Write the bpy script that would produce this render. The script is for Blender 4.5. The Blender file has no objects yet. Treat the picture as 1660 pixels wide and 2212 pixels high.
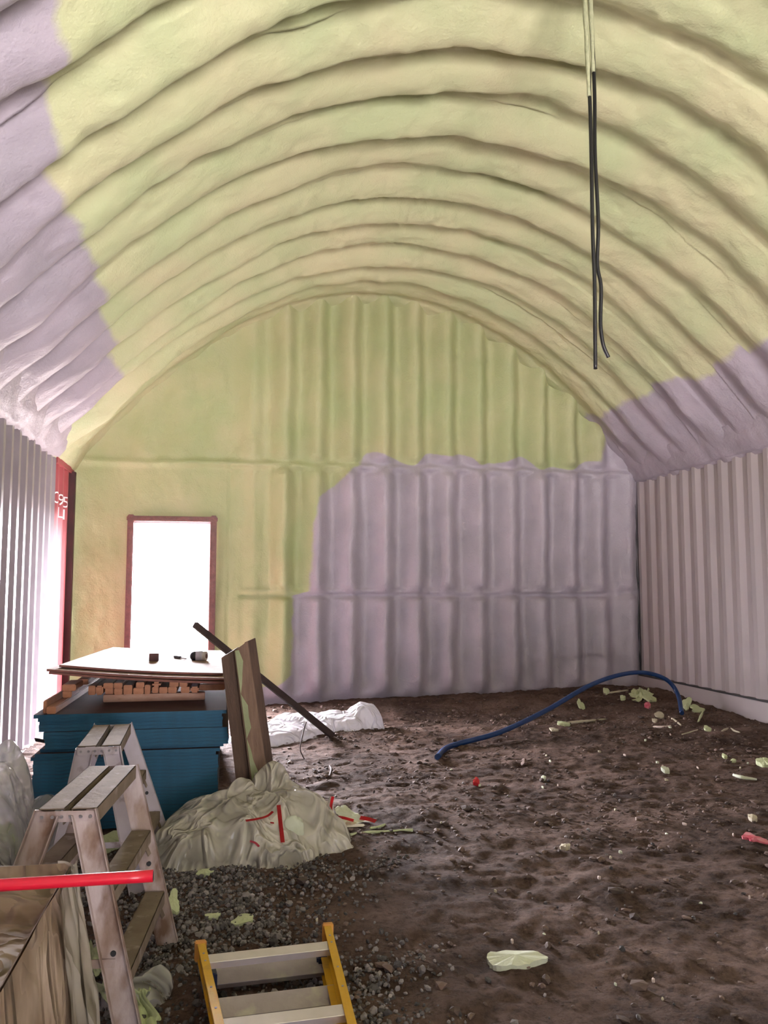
import bpy, bmesh, math, random
import numpy as np
from mathutils import Vector, Matrix

random.seed(7)
scene = bpy.context.scene
COL = scene.collection

# ------------------------------------------------------------------ camera, sky, exposure
IW, IH, FPX = 1660, 2212, 1800.0
PSI, PITCH = 0.186, 0.09
CAM = np.array([0.0, 0.0, 1.45])
FW = np.array([math.sin(PSI)*math.cos(PITCH), math.cos(PSI)*math.cos(PITCH), math.sin(PITCH)])
RT = np.array([math.cos(PSI), -math.sin(PSI), 0.0])
UP = np.cross(RT, FW)

cd = bpy.data.cameras.new('camera')
cam = bpy.data.objects.new('camera', cd)
COL.objects.link(cam)
cd.sensor_fit = 'VERTICAL'
cd.sensor_height = 36.0
cd.lens = 36.0*FPX/IH
cd.clip_start = 0.05
cd.clip_end = 200
m = Matrix.Identity(4)
for i in range(3):
    m[i][0], m[i][1], m[i][2], m[i][3] = RT[i], UP[i], -FW[i], CAM[i]
cam.matrix_world = m
scene.camera = cam

SKY_FRONT, SKY_BACK = 6.0, 360.0      # the sky is far brighter beyond the doorway than behind the camera
world = bpy.data.worlds.new('overcast_sky')
scene.world = world
world.use_nodes = True
wb = world.node_tree.nodes['Background']
wb.inputs[0].default_value = (0.97, 0.92, 1.0, 1)
wt = world.node_tree
_tc = wt.nodes.new('ShaderNodeTexCoord')
_sx = wt.nodes.new('ShaderNodeSeparateXYZ')
_mr = wt.nodes.new('ShaderNodeMapRange')
_mr.interpolation_type = 'SMOOTHSTEP'
_mr.inputs['From Min'].default_value = -0.2
_mr.inputs['From Max'].default_value = 0.85
_mr.inputs['To Min'].default_value = SKY_FRONT
_mr.inputs['To Max'].default_value = SKY_BACK
wt.links.new(_tc.outputs['Generated'], _sx.inputs[0])
wt.links.new(_sx.outputs['Y'], _mr.inputs['Value'])
wt.links.new(_mr.outputs['Result'], wb.inputs[1])
scene.view_settings.view_transform = 'Standard'
scene.view_settings.look = 'None'
scene.view_settings.gamma = 1.0
scene.view_settings.use_curve_mapping = False
scene.view_settings.exposure = 0.0
scene.cycles.use_denoising = True
scene.cycles.max_bounces = 12
scene.cycles.diffuse_bounces = 8
scene.cycles.transparent_max_bounces = 16

# the sun stands to the right of the shed: it lights the ground outside both openings, never the inside
sl = bpy.data.lights.new('sun', 'SUN')
sl.energy = 185.0
sl.angle = 0.02
sl.color = (1.0, 0.94, 0.96)
so = bpy.data.objects.new('sun', sl)
so.rotation_euler = Vector((-0.62, 0.0, -0.78)).to_track_quat('-Z', 'Y').to_euler()
so.location = (20, 0, 25)
COL.objects.link(so)
scene.cycles.use_guiding = True

# room numbers
XL, XR, YB, YF = -1.88, 5.58, 10.75, -3.6
ZC = 2.9                                    # top of the container walls
OPEN_X0, OPEN_X1, OPEN_Z = 0.5, 3.5, 2.7    # unseen front opening behind the camera, shaped and placed for its light
DX0, DX1, DZ0, DZ1 = -1.15, -0.20, 0.02, 2.27  # clear opening of the far doorway

def portal(name, loc, sx, sy, rot):
    l = bpy.data.lights.new(name, 'AREA')
    l.shape = 'RECTANGLE'
    l.size, l.size_y = sx, sy
    l.cycles.is_portal = True
    o = bpy.data.objects.new(name, l)
    o.location = loc
    o.rotation_euler = rot
    COL.objects.link(o)
portal('sky_portal_front', ((OPEN_X0+OPEN_X1)/2, YF-0.1, OPEN_Z/2), OPEN_X1-OPEN_X0, OPEN_Z, (math.pi/2, 0, 0))
portal('sky_portal_doorway', ((DX0+DX1)/2, YB+0.35, (DZ0+DZ1)/2), DX1-DX0, DZ1-DZ0, (-math.pi/2, 0, 0))

# ------------------------------------------------------------------ pixel -> world helpers (real depths)
def ray(px, py):
    return FW + RT*(px-IW/2)/FPX - UP*(py-IH/2)/FPX
def at_y(px, py, Y):
    r = ray(px, py); return CAM + r*(Y/r[1])
def at_x(px, py, X):
    r = ray(px, py); return CAM + r*(X/r[0])
def at_z(px, py, z):
    r = ray(px, py); return CAM + r*((z-CAM[2])/r[2])
def proj(q):
    d = np.asarray(q, float)-CAM
    w = d@FW
    return IW/2+FPX*(d@RT)/w, IH/2-FPX*(d@UP)/w

# ------------------------------------------------------------------ noise
def _h(ix, iy, iz, seed):
    n = (ix*374761393 + iy*668265263 + iz*2147483647 % 1000003*1274126177 + seed*974711) & 0xFFFFFFFF
    n = (n ^ (n >> 13))*1274126177 & 0xFFFFFFFF
    n = (n ^ (n >> 16))*2246822519 & 0xFFFFFFFF
    return ((n ^ (n >> 15)) & 0xFFFFFF)/float(0xFFFFFF)
def vn(x, y, z=0.0, seed=0):
    x, y, z = np.broadcast_arrays(np.asarray(x, float), np.asarray(y, float), np.asarray(z, float))
    ix, iy, iz = np.floor(x).astype(np.int64), np.floor(y).astype(np.int64), np.floor(z).astype(np.int64)
    fx, fy, fz = x-ix, y-iy, z-iz
    fx, fy, fz = (f*f*f*(f*(f*6-15)+10) for f in (fx, fy, fz))
    o = 0
    for dx in (0, 1):
        for dy in (0, 1):
            for dz in (0, 1):
                w = (fx if dx else 1-fx)*(fy if dy else 1-fy)*(fz if dz else 1-fz)
                o = o + w*_h(ix+dx, iy+dy, iz+dz, seed)
    return o*2-1
def vl(x, y, seed=0):
    """creased (bilinear) value noise: flat facets meeting in folds"""
    x, y = np.broadcast_arrays(np.asarray(x, float), np.asarray(y, float))
    ix, iy = np.floor(x).astype(np.int64), np.floor(y).astype(np.int64)
    fx, fy = x-ix, y-iy
    z = np.zeros_like(ix)
    a, b, c, d = (_h(ix+i, iy+j, z, seed) for i, j in ((0, 0), (1, 0), (0, 1), (1, 1)))
    lo = np.where(fx+fy < 1, a+(b-a)*fx+(c-a)*fy, d+(c-d)*(1-fx)+(b-d)*(1-fy))
    return lo*2-1
def fbm(x, y, z=0.0, oct=3, seed=0):
    s, a, f = 0, 1.0, 1.0
    for k in range(oct):
        s = s + a*vn(np.asarray(x)*f, np.asarray(y)*f, np.asarray(z)*f, seed+k*17)
        a *= 0.5; f *= 2.03
    return s
def sstep(a, b, x):
    t = np.clip((np.asarray(x, float)-a)/(b-a), 0, 1)
    return t*t*(3-2*t)

# ------------------------------------------------------------------ materials
def _nodes(name):
    mt = bpy.data.materials.new(name)
    mt.use_nodes = True
    nt = mt.node_tree
    return mt, nt, nt.nodes['Principled BSDF']
def mat(name, c1, c2=None, scale=6.0, rough=0.6, metal=0.0, bump=0.0, bscale=60.0, stretch=(1, 1, 1), sharp=(0.35, 0.65),
        c3=None, s3=2.0, t3=(0.55, 0.7), spec=0.5, detail=5.0):
    mt, nt, b = _nodes(name)
    N, L = nt.nodes, nt.links
    b.inputs['Roughness'].default_value = rough
    b.inputs['Metallic'].default_value = metal
    b.inputs['Specular IOR Level'].default_value = spec
    b.inputs['Base Color'].default_value = (*c1, 1)
    tc = N.new('ShaderNodeTexCoord')
    mp = N.new('ShaderNodeMapping')
    mp.inputs['Scale'].default_value = stretch
    L.new(tc.outputs['Object'], mp.inputs['Vector'])
    def noise(s, d=detail):
        n = N.new('ShaderNodeTexNoise')
        n.inputs['Scale'].default_value = s
        n.inputs['Detail'].default_value = d
        L.new(mp.outputs['Vector'], n.inputs['Vector'])
        return n
    def ramp(src, lo, hi):
        r = N.new('ShaderNodeMapRange')
        r.inputs['From Min'].default_value = lo
        r.inputs['From Max'].default_value = hi
        L.new(src, r.inputs['Value'])
        return r.outputs['Result']
    def mix(fac, a, bb):
        x = N.new('ShaderNodeMix'); x.data_type = 'RGBA'
        L.new(fac, x.inputs[0])
        if isinstance(a, tuple): x.inputs[6].default_value = (*a, 1)
        else: L.new(a, x.inputs[6])
        if isinstance(bb, tuple): x.inputs[7].default_value = (*bb, 1)
        else: L.new(bb, x.inputs[7])
        return x.outputs[2]
    if c2 is not None:
        out = mix(ramp(noise(scale).outputs['Fac'], *sharp), c1, c2)
        if c3 is not None:
            out = mix(ramp(noise(s3, 6).outputs['Fac'], *t3), out, c3)
        L.new(out, b.inputs['Base Color'])
    if bump > 0:
        bn = N.new('ShaderNodeBump')
        bn.inputs['Strength'].default_value = bump
        bn.inputs['Distance'].default_value = 0.01
        L.new(noise(bscale, 4).outputs['Fac'], bn.inputs['Height'])
        L.new(bn.outputs['Normal'], b.inputs['Normal'])
    return mt

def foam_mat(name, green1, green2, grey1, grey2, bump=0.35):
    """foam sprayed wall: vertex attribute 'paint' = how much grey primer covers the green foam"""
    mt, nt, b = _nodes(name)
    N, L = nt.nodes, nt.links
    tc = N.new('ShaderNodeTexCoord')
    def noise(s, d=4):
        n = N.new('ShaderNodeTexNoise'); n.inputs['Scale'].default_value = s; n.inputs['Detail'].default_value = d
        L.new(tc.outputs['Object'], n.inputs['Vector']); return n.outputs['Fac']
    def mix(fac, a, c):
        x = N.new('ShaderNodeMix'); x.data_type = 'RGBA'; L.new(fac, x.inputs[0])
        for k, v in ((6, a), (7, c)):
            if isinstance(v, tuple): x.inputs[k].default_value = (*v, 1)
            else: L.new(v, x.inputs[k])
        return x.outputs[2]
    def rng(src, lo, hi):
        r = N.new('ShaderNodeMapRange'); r.inputs['From Min'].default_value = lo; r.inputs['From Max'].default_value = hi
        L.new(src, r.inputs['Value']); return r.outputs['Result']
    at = N.new('ShaderNodeAttribute'); at.attribute_name = 'paint'
    ad = N.new('ShaderNodeMath'); ad.operation = 'MULTIPLY_ADD'
    L.new(noise(5.0, 6), ad.inputs[0]); ad.inputs[1].default_value = 0.5
    sb = N.new('ShaderNodeMath'); sb.operation = 'SUBTRACT'; L.new(at.outputs['Fac'], sb.inputs[0]); sb.inputs[1].default_value = 0.25
    L.new(sb.outputs[0], ad.inputs[2])
    msk = rng(ad.outputs[0], 0.40, 0.60)
    g = mix(rng(noise(1.4), 0.35, 0.65), green1, green2)
    p = mix(rng(noise(2.2), 0.35, 0.65), grey1, grey2)
    L.new(mix(msk, g, p), b.inputs['Base Color'])
    rr = N.new('ShaderNodeMapRange'); L.new(msk, rr.inputs['Value'])
    rr.inputs['To Min'].default_value = 0.66; rr.inputs['To Max'].default_value = 0.46
    L.new(rr.outputs['Result'], b.inputs['Roughness'])
    b.inputs['Specular IOR Level'].default_value = 0.4
    b1 = N.new('ShaderNodeBump'); b1.inputs['Strength'].default_value = bump; b1.inputs['Distance'].default_value = 0.012
    L.new(noise(55, 3), b1.inputs['Height'])
    b2 = N.new('ShaderNodeBump'); b2.inputs['Strength'].default_value = 0.35; b2.inputs['Distance'].default_value = 0.03
    L.new(noise(9, 3), b2.inputs['Height']); L.new(b1.outputs['Normal'], b2.inputs['Normal'])
    L.new(b2.outputs['Normal'], b.inputs['Normal'])
    return mt

def film_mat(name, col, clear=0.25, trans=0.35, rough=0.25, c2=None, fold=0.12, fscale=5.0, stretch=(1, 1, 0.55)):
    """thin milky plastic film: the flats let light through (clear), the creases and doubled layers do not (fold)"""
    mt, nt, b = _nodes(name)
    N, L = nt.nodes, nt.links
    out = N['Material Output']
    b.inputs['Base Color'].default_value = (*col, 1)
    b.inputs['Roughness'].default_value = rough
    b.inputs['Specular IOR Level'].default_value = 0.75 if rough < 0.3 else 0.35
    tl = N.new('ShaderNodeBsdfTranslucent'); tl.inputs['Color'].default_value = (*col, 1)
    tp = N.new('ShaderNodeBsdfTransparent'); tp.inputs['Color'].default_value = (0.95, 0.94, 0.92, 1)
    tc = N.new('ShaderNodeTexCoord')
    mp = N.new('ShaderNodeMapping'); mp.inputs['Scale'].default_value = stretch
    L.new(tc.outputs['Object'], mp.inputs['Vector'])
    def ridged(s, dist):
        """0 on thin crease lines, 1 on the flats between them"""
        n = N.new('ShaderNodeTexNoise')
        n.inputs['Scale'].default_value = s; n.inputs['Detail'].default_value = 2.5; n.inputs['Distortion'].default_value = dist
        L.new(mp.outputs['Vector'], n.inputs['Vector'])
        a = N.new('ShaderNodeMath'); a.operation = 'SUBTRACT'; L.new(n.outputs['Fac'], a.inputs[0]); a.inputs[1].default_value = 0.5
        b_ = N.new('ShaderNodeMath'); b_.operation = 'ABSOLUTE'; L.new(a.outputs[0], b_.inputs[0])
        c = N.new('ShaderNodeMath'); c.operation = 'MULTIPLY'; c.use_clamp = True; L.new(b_.outputs[0], c.inputs[0]); c.inputs[1].default_value = 7.0
        return c.outputs[0]
    def rng(src, lo, hi, a, z):
        r = N.new('ShaderNodeMapRange'); r.inputs['From Min'].default_value = lo; r.inputs['From Max'].default_value = hi
        r.inputs['To Min'].default_value = a; r.inputs['To Max'].default_value = z
        L.new(src, r.inputs['Value']); return r.outputs['Result']
    rd = ridged(fscale, 0.9)
    n = N.new('ShaderNodeTexNoise'); n.inputs['Scale'].default_value = 4; n.inputs['Detail'].default_value = 4
    L.new(tc.outputs['Object'], n.inputs['Vector'])
    if c2 is not None:
        x = N.new('ShaderNodeMix'); x.data_type = 'RGBA'; L.new(rng(n.outputs['Fac'], 0.42, 0.62, 0, 1), x.inputs[0])
        x.inputs[6].default_value = (*col, 1); x.inputs[7].default_value = (*c2, 1)
        L.new(x.outputs[2], b.inputs['Base Color']); L.new(x.outputs[2], tl.inputs['Color'])
    bp = N.new('ShaderNodeBump'); bp.inputs['Strength'].default_value = 1.0; bp.inputs['Distance'].default_value = 0.035; bp.invert = True
    L.new(rd, bp.inputs['Height'])
    L.new(bp.outputs['Normal'], b.inputs['Normal'])
    m1 = N.new('ShaderNodeMixShader'); m1.inputs[0].default_value = trans
    L.new(b.outputs[0], m1.inputs[1]); L.new(tl.outputs[0], m1.inputs[2])
    m2 = N.new('ShaderNodeMixShader')
    L.new(rng(rd, 0.05, 0.9, fold, clear), m2.inputs[0])
    L.new(m1.outputs[0], m2.inputs[1]); L.new(tp.outputs[0], m2.inputs[2])
    L.new(m2.outputs[0], out.inputs['Surface'])
    return mt

def attr_mat(name, rough=0.8):
    mt, nt, b = _nodes(name)
    a = nt.nodes.new('ShaderNodeAttribute'); a.attribute_name = 'tone'
    nt.links.new(a.outputs['Color'], b.inputs['Base Color'])
    b.inputs['Roughness'].default_value = rough
    return mt

G1, G2 = (0.62, 0.60, 0.29), (0.56, 0.60, 0.29)
P1, P2 = (0.43, 0.385, 0.43), (0.36, 0.33, 0.365)
M = {}
M['foam_roof'] = foam_mat('sprayed_foam_roof', (0.56, 0.545, 0.325), (0.47, 0.525, 0.29), P1, P2)
M['foam_wall'] = foam_mat('sprayed_foam_wall', (0.46, 0.455, 0.25), (0.38, 0.425, 0.21), P1, P2)
M['grey_paint'] = mat('grey_container_paint', (0.30, 0.265, 0.29), (0.26, 0.23, 0.255), 3, 0.19, bump=0.03, bscale=15)
M['red_paint'] = mat('red_container_paint', (0.36, 0.075, 0.085), (0.30, 0.06, 0.065), 3, 0.55, spec=0.3, bump=0.05, bscale=15)
M['dark_red'] = mat('dark_red_post', (0.07, 0.015, 0.016), (0.05, 0.012, 0.012), 5, 0.5)
M['offwhite'] = mat('off_white_container_paint', (0.40, 0.36, 0.362), (0.36, 0.325, 0.325), 2.0, 0.42, stretch=(1, 1, 0.15), bump=0.04, bscale=12)
M['letter'] = mat('white_lettering', (0.85, 0.82, 0.84), None, rough=0.5)
M['dirt'] = None
M['door_wood'] = mat('stained_door_frame', (0.17, 0.055, 0.04), (0.11, 0.035, 0.025), 18, 0.42, bump=0.5, bscale=40)
M['white_trim'] = mat('white_trim', (0.75, 0.74, 0.80), None, rough=0.4)
M['blue_edge'] = mat('blue_painted_edge', (0.002, 0.080, 0.155), (0.0015, 0.058, 0.11), 14, 0.6, stretch=(1, 1, 6), bump=0.3, bscale=70)
M['brown_face'] = mat('dark_brown_board_face', (0.055, 0.026, 0.024), (0.04, 0.02, 0.018), 6, 0.75, spec=0.2)
M['osb'] = mat('particle_board_face', (0.31, 0.20, 0.13), (0.24, 0.15, 0.095), 10, 0.8, bump=0.2, bscale=60, c3=(0.40, 0.28, 0.20), s3=3.0)
M['osb_edge'] = mat('particle_board_edge', (0.16, 0.055, 0.035), (0.12, 0.04, 0.028), 20, 0.7)
M['timber'] = mat('orange_timber', (0.34, 0.15, 0.075), (0.26, 0.11, 0.055), 5, 0.65, stretch=(6, 1, 6), bump=0.25, bscale=40)
M['timber_end'] = mat('timber_end_grain', (0.50, 0.23, 0.12), (0.40, 0.17, 0.085), 24, 0.7)
M['pale_timber'] = mat('pale_knotty_timber', (0.46, 0.29, 0.21), (0.38, 0.20, 0.13), 9, 0.65, stretch=(1, 5, 5), c3=(0.16, 0.07, 0.04), s3=7, t3=(0.64, 0.7))
M['old_wood'] = mat('weathered_brown_board', (0.105, 0.062, 0.043), (0.07, 0.042, 0.03), 5, 0.75, stretch=(9, 9, 0.8), bump=0.4, bscale=24)
M['tan_wood'] = mat('tan_board', (0.21, 0.135, 0.095), (0.15, 0.092, 0.062), 5, 0.7, stretch=(9, 9, 0.8), bump=0.3, bscale=24)
M['dark_wood'] = mat('dark_pole_wood', (0.05, 0.033, 0.03), (0.032, 0.02, 0.018), 6, 0.7, bump=0.3, bscale=30)
M['block'] = mat('brown_block', (0.10, 0.045, 0.038), (0.075, 0.032, 0.028), 12, 0.7)
M['alu'] = mat('scuffed_aluminium', (0.60, 0.55, 0.60), (0.50, 0.45, 0.47), 7, 0.42, metal=0.25, bump=0.1, bscale=30, c3=(0.20, 0.13, 0.10), s3=9, t3=(0.56, 0.68))
M['alu_dirty'] = mat('dirty_aluminium', (0.46, 0.39, 0.39), (0.30, 0.22, 0.18), 8, 0.55, metal=0.15, stretch=(1.6, 1.6, 0.7), bump=0.2, bscale=30, c3=(0.17, 0.095, 0.06), s3=7, t3=(0.50, 0.66))
M['tread'] = mat('muddy_tread', (0.22, 0.175, 0.13), (0.165, 0.125, 0.09), 9, 0.85, spec=0.2, metal=0.1, bump=0.3, bscale=45, c3=(0.28, 0.24, 0.21), s3=14, t3=(0.6, 0.7))
M['rivet'] = mat('steel_rivet', (0.35, 0.33, 0.35), None, rough=0.3, metal=0.8)
M['hole'] = mat('black_bolt', (0.02, 0.02, 0.022), None, rough=0.5)
M['yellow'] = mat('yellow_fibreglass', (0.62, 0.36, 0.012), (0.55, 0.31, 0.012), 10, 0.42, bump=0.08, bscale=60, c3=(0.42, 0.25, 0.04), s3=12, t3=(0.6, 0.72))
M['orange_cap'] = mat('orange_end_cap', (0.62, 0.30, 0.06), (0.50, 0.22, 0.05), 20, 0.55)
M['navy'] = mat('navy_plastic_foot', (0.012, 0.022, 0.07), None, rough=0.5)
M['step_alu'] = mat('grey_step_aluminium', (0.40, 0.35, 0.36), (0.32, 0.28, 0.28), 9, 0.5, metal=0.3, bump=0.15, bscale=50, c3=(0.46, 0.43, 0.36), s3=12)
M['bright_alu'] = mat('bright_aluminium', (0.74, 0.68, 0.73), (0.64, 0.59, 0.62), 9, 0.32, metal=0.55)
M['blue_hose'] = mat('blue_hose', (0.004, 0.035, 0.14), (0.003, 0.028, 0.11), 20, 0.4)
M['black_cable'] = mat('black_cable', (0.008, 0.008, 0.009), None, rough=0.4)
M['foam_coat'] = mat('foam_on_cable', (0.40, 0.41, 0.25), (0.33, 0.35, 0.21), 30, 0.7, bump=0.5, bscale=120)
M['foam'] = mat('pale_green_foam', (0.50, 0.55, 0.33), (0.44, 0.49, 0.28), 14, 0.8, bump=0.4, bscale=80)
M['foam_white'] = mat('white_foam', (0.60, 0.64, 0.52), (0.54, 0.58, 0.42), 9, 0.8, bump=0.3, bscale=60)
M['foam_tan'] = mat('tan_foam', (0.50, 0.45, 0.33), (0.42, 0.38, 0.27), 14, 0.8, bump=0.4, bscale=80)
M['pinkish'] = mat('pinkish_chip', (0.55, 0.45, 0.40), None, rough=0.8)
M['red_tape'] = mat('red_tape', (0.52, 0.012, 0.022), (0.42, 0.01, 0.02), 30, 0.4)
M['pink_tape'] = mat('pink_tape', (0.55, 0.05, 0.10), (0.60, 0.25, 0.27), 20, 0.45)
M['red_pole'] = mat('red_plastic', (0.62, 0.010, 0.035), (0.55, 0.01, 0.03), 4, 0.32)
M['film'] = film_mat('cloudy_film', (0.66, 0.63, 0.54), 0.55, 0.25, 0.14, (0.78, 0.75, 0.66), 0.02, 5.0)
M['film_clear'] = film_mat('clear_film', (0.62, 0.61, 0.61), 0.62, 0.25, 0.10, None, 0.10, 4.5)
M['film_white'] = film_mat('white_film', (0.82, 0.80, 0.86), 0.10, 0.30, 0.35, None, 0.0)
M['film_dusty'] = film_mat('dusty_film', (0.36, 0.28, 0.21), 0.02, 0.10, 0.85, (0.20, 0.14, 0.09), 0.0, 4.0)
M['film_box'] = film_mat('box_film', (0.46, 0.43, 0.37), 0.25, 0.20, 0.20, (0.42, 0.37, 0.30), 0.03, 3.0)
M['box_side'] = mat('tan_box_board', (0.30, 0.19, 0.11), (0.24, 0.14, 0.08), 4, 0.7, stretch=(3, 3, 0.5))
M['bottle_black'] = mat('black_plastic', (0.012, 0.013, 0.02), None, rough=0.4)
M['bottle_grey'] = mat('grey_label', (0.42, 0.42, 0.55), (0.62, 0.60, 0.70), 20, 0.35)
M['bottle_white'] = mat('white_plastic', (0.62, 0.58, 0.58), (0.5, 0.46, 0.46), 20, 0.4)
M['twig'] = mat('twig_bark', (0.05, 0.03, 0.025), None, rough=0.8)
M['stone'] = attr_mat('pebble', 0.8)
M['outside'] = mat('pale_outside_gravel', (0.55, 0.53, 0.52), (0.45, 0.43, 0.42), 3, 0.9)
M['outside_dark'] = mat('dark_ground_outside', (0.12, 0.105, 0.095), (0.10, 0.085, 0.075), 3, 0.9)  # tone kept dark to cut the light bouncing in at the doorway
M['front'] = mat('front_wall_foam', (0.50, 0.49, 0.30), (0.46, 0.46, 0.27), 2, 0.8)

def dirt_mat():
    mt, nt, b = _nodes('brown_dirt')
    N, L = nt.nodes, nt.links
    tc = N.new('ShaderNodeTexCoord')
    def noise(s, d=6, rough=0.6):
        n = N.new('ShaderNodeTexNoise'); n.inputs['Scale'].default_value = s; n.inputs['Detail'].default_value = d
        n.inputs['Roughness'].default_value = rough
        L.new(tc.outputs['Object'], n.inputs['Vector']); return n.outputs['Fac']
    def ramp(src, stops):
        r = N.new('ShaderNodeValToRGB'); e = r.color_ramp.elements
        e[0].position, e[0].color = stops[0][0], (*stops[0][1], 1)
        e[1].position, e[1].color = stops[-1][0], (*stops[-1][1], 1)
        for p, c in stops[1:-1]:
            q = e.new(p); q.color = (*c, 1)
        L.new(src, r.inputs[0]); return r.outputs[0]
    a = ramp(noise(1.5, 8, 0.65), [(0.36, (0.055, 0.033, 0.024)), (0.5, (0.115, 0.073, 0.056)), (0.64, (0.185, 0.122, 0.098))])
    f = ramp(noise(26, 8, 0.7), [(0.30, (0.22, 0.20, 0.19)), (0.50, (1, 1, 1)), (0.75, (1.35, 1.33, 1.3))])
    x = N.new('ShaderNodeMix'); x.data_type = 'RGBA'; x.blend_type = 'MULTIPLY'; x.inputs[0].default_value = 0.85
    L.new(a, x.inputs[6]); L.new(f, x.inputs[7])
    L.new(x.outputs[2], b.inputs['Base Color'])
    b.inputs['Roughness'].default_value = 0.95
    b.inputs['Specular IOR Level'].default_value = 0.2
    b1 = N.new('ShaderNodeBump'); b1.inputs['Strength'].default_value = 1.0; b1.inputs['Distance'].default_value = 0.035
    L.new(noise(38, 6, 0.7), b1.inputs['Height'])
    L.new(b1.outputs['Normal'], b.inputs['Normal'])
    return mt
M['dirt'] = dirt_mat()

# ------------------------------------------------------------------ object helpers
def link(name, me, mats, parent=None):
    o = bpy.data.objects.new(name, me)
    for k in (mats if isinstance(mats, (list, tuple)) else [mats]):
        me.materials.append(M[k] if isinstance(k, str) else k)
    COL.objects.link(o)
    if parent is not None:
        o.parent = parent
        o.matrix_parent_inverse = parent.matrix_basis.inverted()
    return o
def tag(o, label, cat, group=None, kind=None):
    if label: o['label'] = label
    if cat: o['category'] = cat
    if group: o['group'] = group
    if kind: o['kind'] = kind
    return o
def thing(name, label, cat, loc=(0, 0, 0), group=None):
    o = bpy.data.objects.new(name, None)
    o.location = [float(v) for v in loc]
    o.empty_display_size = 0.1
    COL.objects.link(o)
    return tag(o, label, cat, group)
def from_bm(name, bm, mats, parent=None, smooth=False):
    me = bpy.data.meshes.new(name)
    bmesh.ops.recalc_face_normals(bm, faces=bm.faces)
    bm.to_mesh(me); bm.free()
    if smooth:
        for p in me.polygons: p.use_smooth = True
    return link(name, me, mats, parent)
def from_np(name, V, F, mats, parent=None, smooth=True, recalc=False):
    me = bpy.data.meshes.new(name)
    me.from_pydata([tuple(map(float, v)) for v in V], [], [tuple(map(int, f)) for f in F])
    me.validate(); me.update()
    if smooth:
        me.polygons.foreach_set('use_smooth', [True]*len(me.polygons))
    return link(name, me, mats, parent)
def grid_faces(nu, nv):
    i = np.arange(nu-1)[:, None]*nv + np.arange(nv-1)[None, :]
    i = i.ravel()
    return np.stack([i, i+nv, i+nv+1, i+1], 1)
def point_attr(o, name, vals):
    a = o.data.attributes.new(name, 'FLOAT', 'POINT')
    a.data.foreach_set('value', np.asarray(vals, np.float32).ravel())
def color_attr(o, name, cols):
    a = o.data.attributes.new(name, 'FLOAT_COLOR', 'POINT')
    c = np.ones((len(cols), 4), np.float32); c[:, :3] = cols
    a.data.foreach_set('color', c.ravel())
def V3(p): return Vector([float(v) for v in p])
def add_beam(bm, p0, p1, w, t, wdir, bevel=0.0, mi=0, w1=None):
    """box along p0->p1, width w along wdir, thickness t across"""
    p0, p1 = V3(p0), V3(p1)
    d = (p1-p0).normalized()
    wd = V3(wdir); wd = (wd - d*wd.dot(d)).normalized()
    td = d.cross(wd)
    w1 = w if w1 is None else w1
    vs = []
    for p, ww in ((p0, w), (p1, w1)):
        for a, b in ((-1, -1), (1, -1), (1, 1), (-1, 1)):
            vs.append(bm.verts.new(p+wd*(a*ww/2)+td*(b*t/2)))
    fs = []
    for q in ((0, 1, 2, 3), (7, 6, 5, 4), (0, 4, 5, 1), (1, 5, 6, 2), (2, 6, 7, 3), (3, 7, 4, 0)):
        f = bm.faces.new([vs[k] for k in q]); f.material_index = mi; fs.append(f)
    if bevel > 0:
        es = list({e for f in fs for e in f.edges})
        bmesh.ops.bevel(bm, geom=es, offset=bevel, segments=2, affect='EDGES')
    return fs
def add_channel(bm, p0, p1, w, t, wdir, wall=0.006, side=1, mi=0):
    """C channel along p0->p1: web of width w plus two flanges of depth t"""
    p0, p1 = V3(p0), V3(p1)
    d = (p1-p0).normalized()
    wd = V3(wdir); wd = (wd-d*wd.dot(d)).normalized()
    td = d.cross(wd)*side
    add_beam(bm, p0+td*wall/2, p1+td*wall/2, w, wall, wd, 0.0015, mi)
    for s in (-1, 1):
        o = wd*(s*(w/2-wall/2))+td*(t/2)
        add_beam(bm, p0+o, p1+o, wall, t, wd, 0.0015, mi)
def add_cyl(bm, p0, p1, r, seg=14, r1=None, mi=0, caps=True):
    p0, p1 = V3(p0), V3(p1)
    d = (p1-p0).normalized()
    a = d.orthogonal().normalized(); b = d.cross(a)
    r1 = r if r1 is None else r1
    A = [bm.verts.new(p0+(a*math.cos(k*2*math.pi/seg)+b*math.sin(k*2*math.pi/seg))*r) for k in range(seg)]
    B = [bm.verts.new(p1+(a*math.cos(k*2*math.pi/seg)+b*math.sin(k*2*math.pi/seg))*r1) for k in range(seg)]
    for k in range(seg):
        f = bm.faces.new((A[k], A[(k+1) % seg], B[(k+1) % seg], B[k])); f.smooth = True; f.material_index = mi
    if caps:
        for c in (A, B):
            f = bm.faces.new(c); f.material_index = mi
def catmull(pts, n=10):
    P = [np.array(p, float) for p in pts]
    P = [2*P[0]-P[1]]+P+[2*P[-1]-P[-2]]
    out = []
    for i in range(1, len(P)-2):
        for k in range(n):
            t = k/n
            out.append(0.5*((2*P[i])+(-P[i-1]+P[i+1])*t+(2*P[i-1]-5*P[i]+4*P[i+1]-P[i+2])*t*t+(-P[i-1]+3*P[i]-3*P[i+1]+P[i+2])*t**3))
    out.append(P[-2])
    return out
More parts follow.
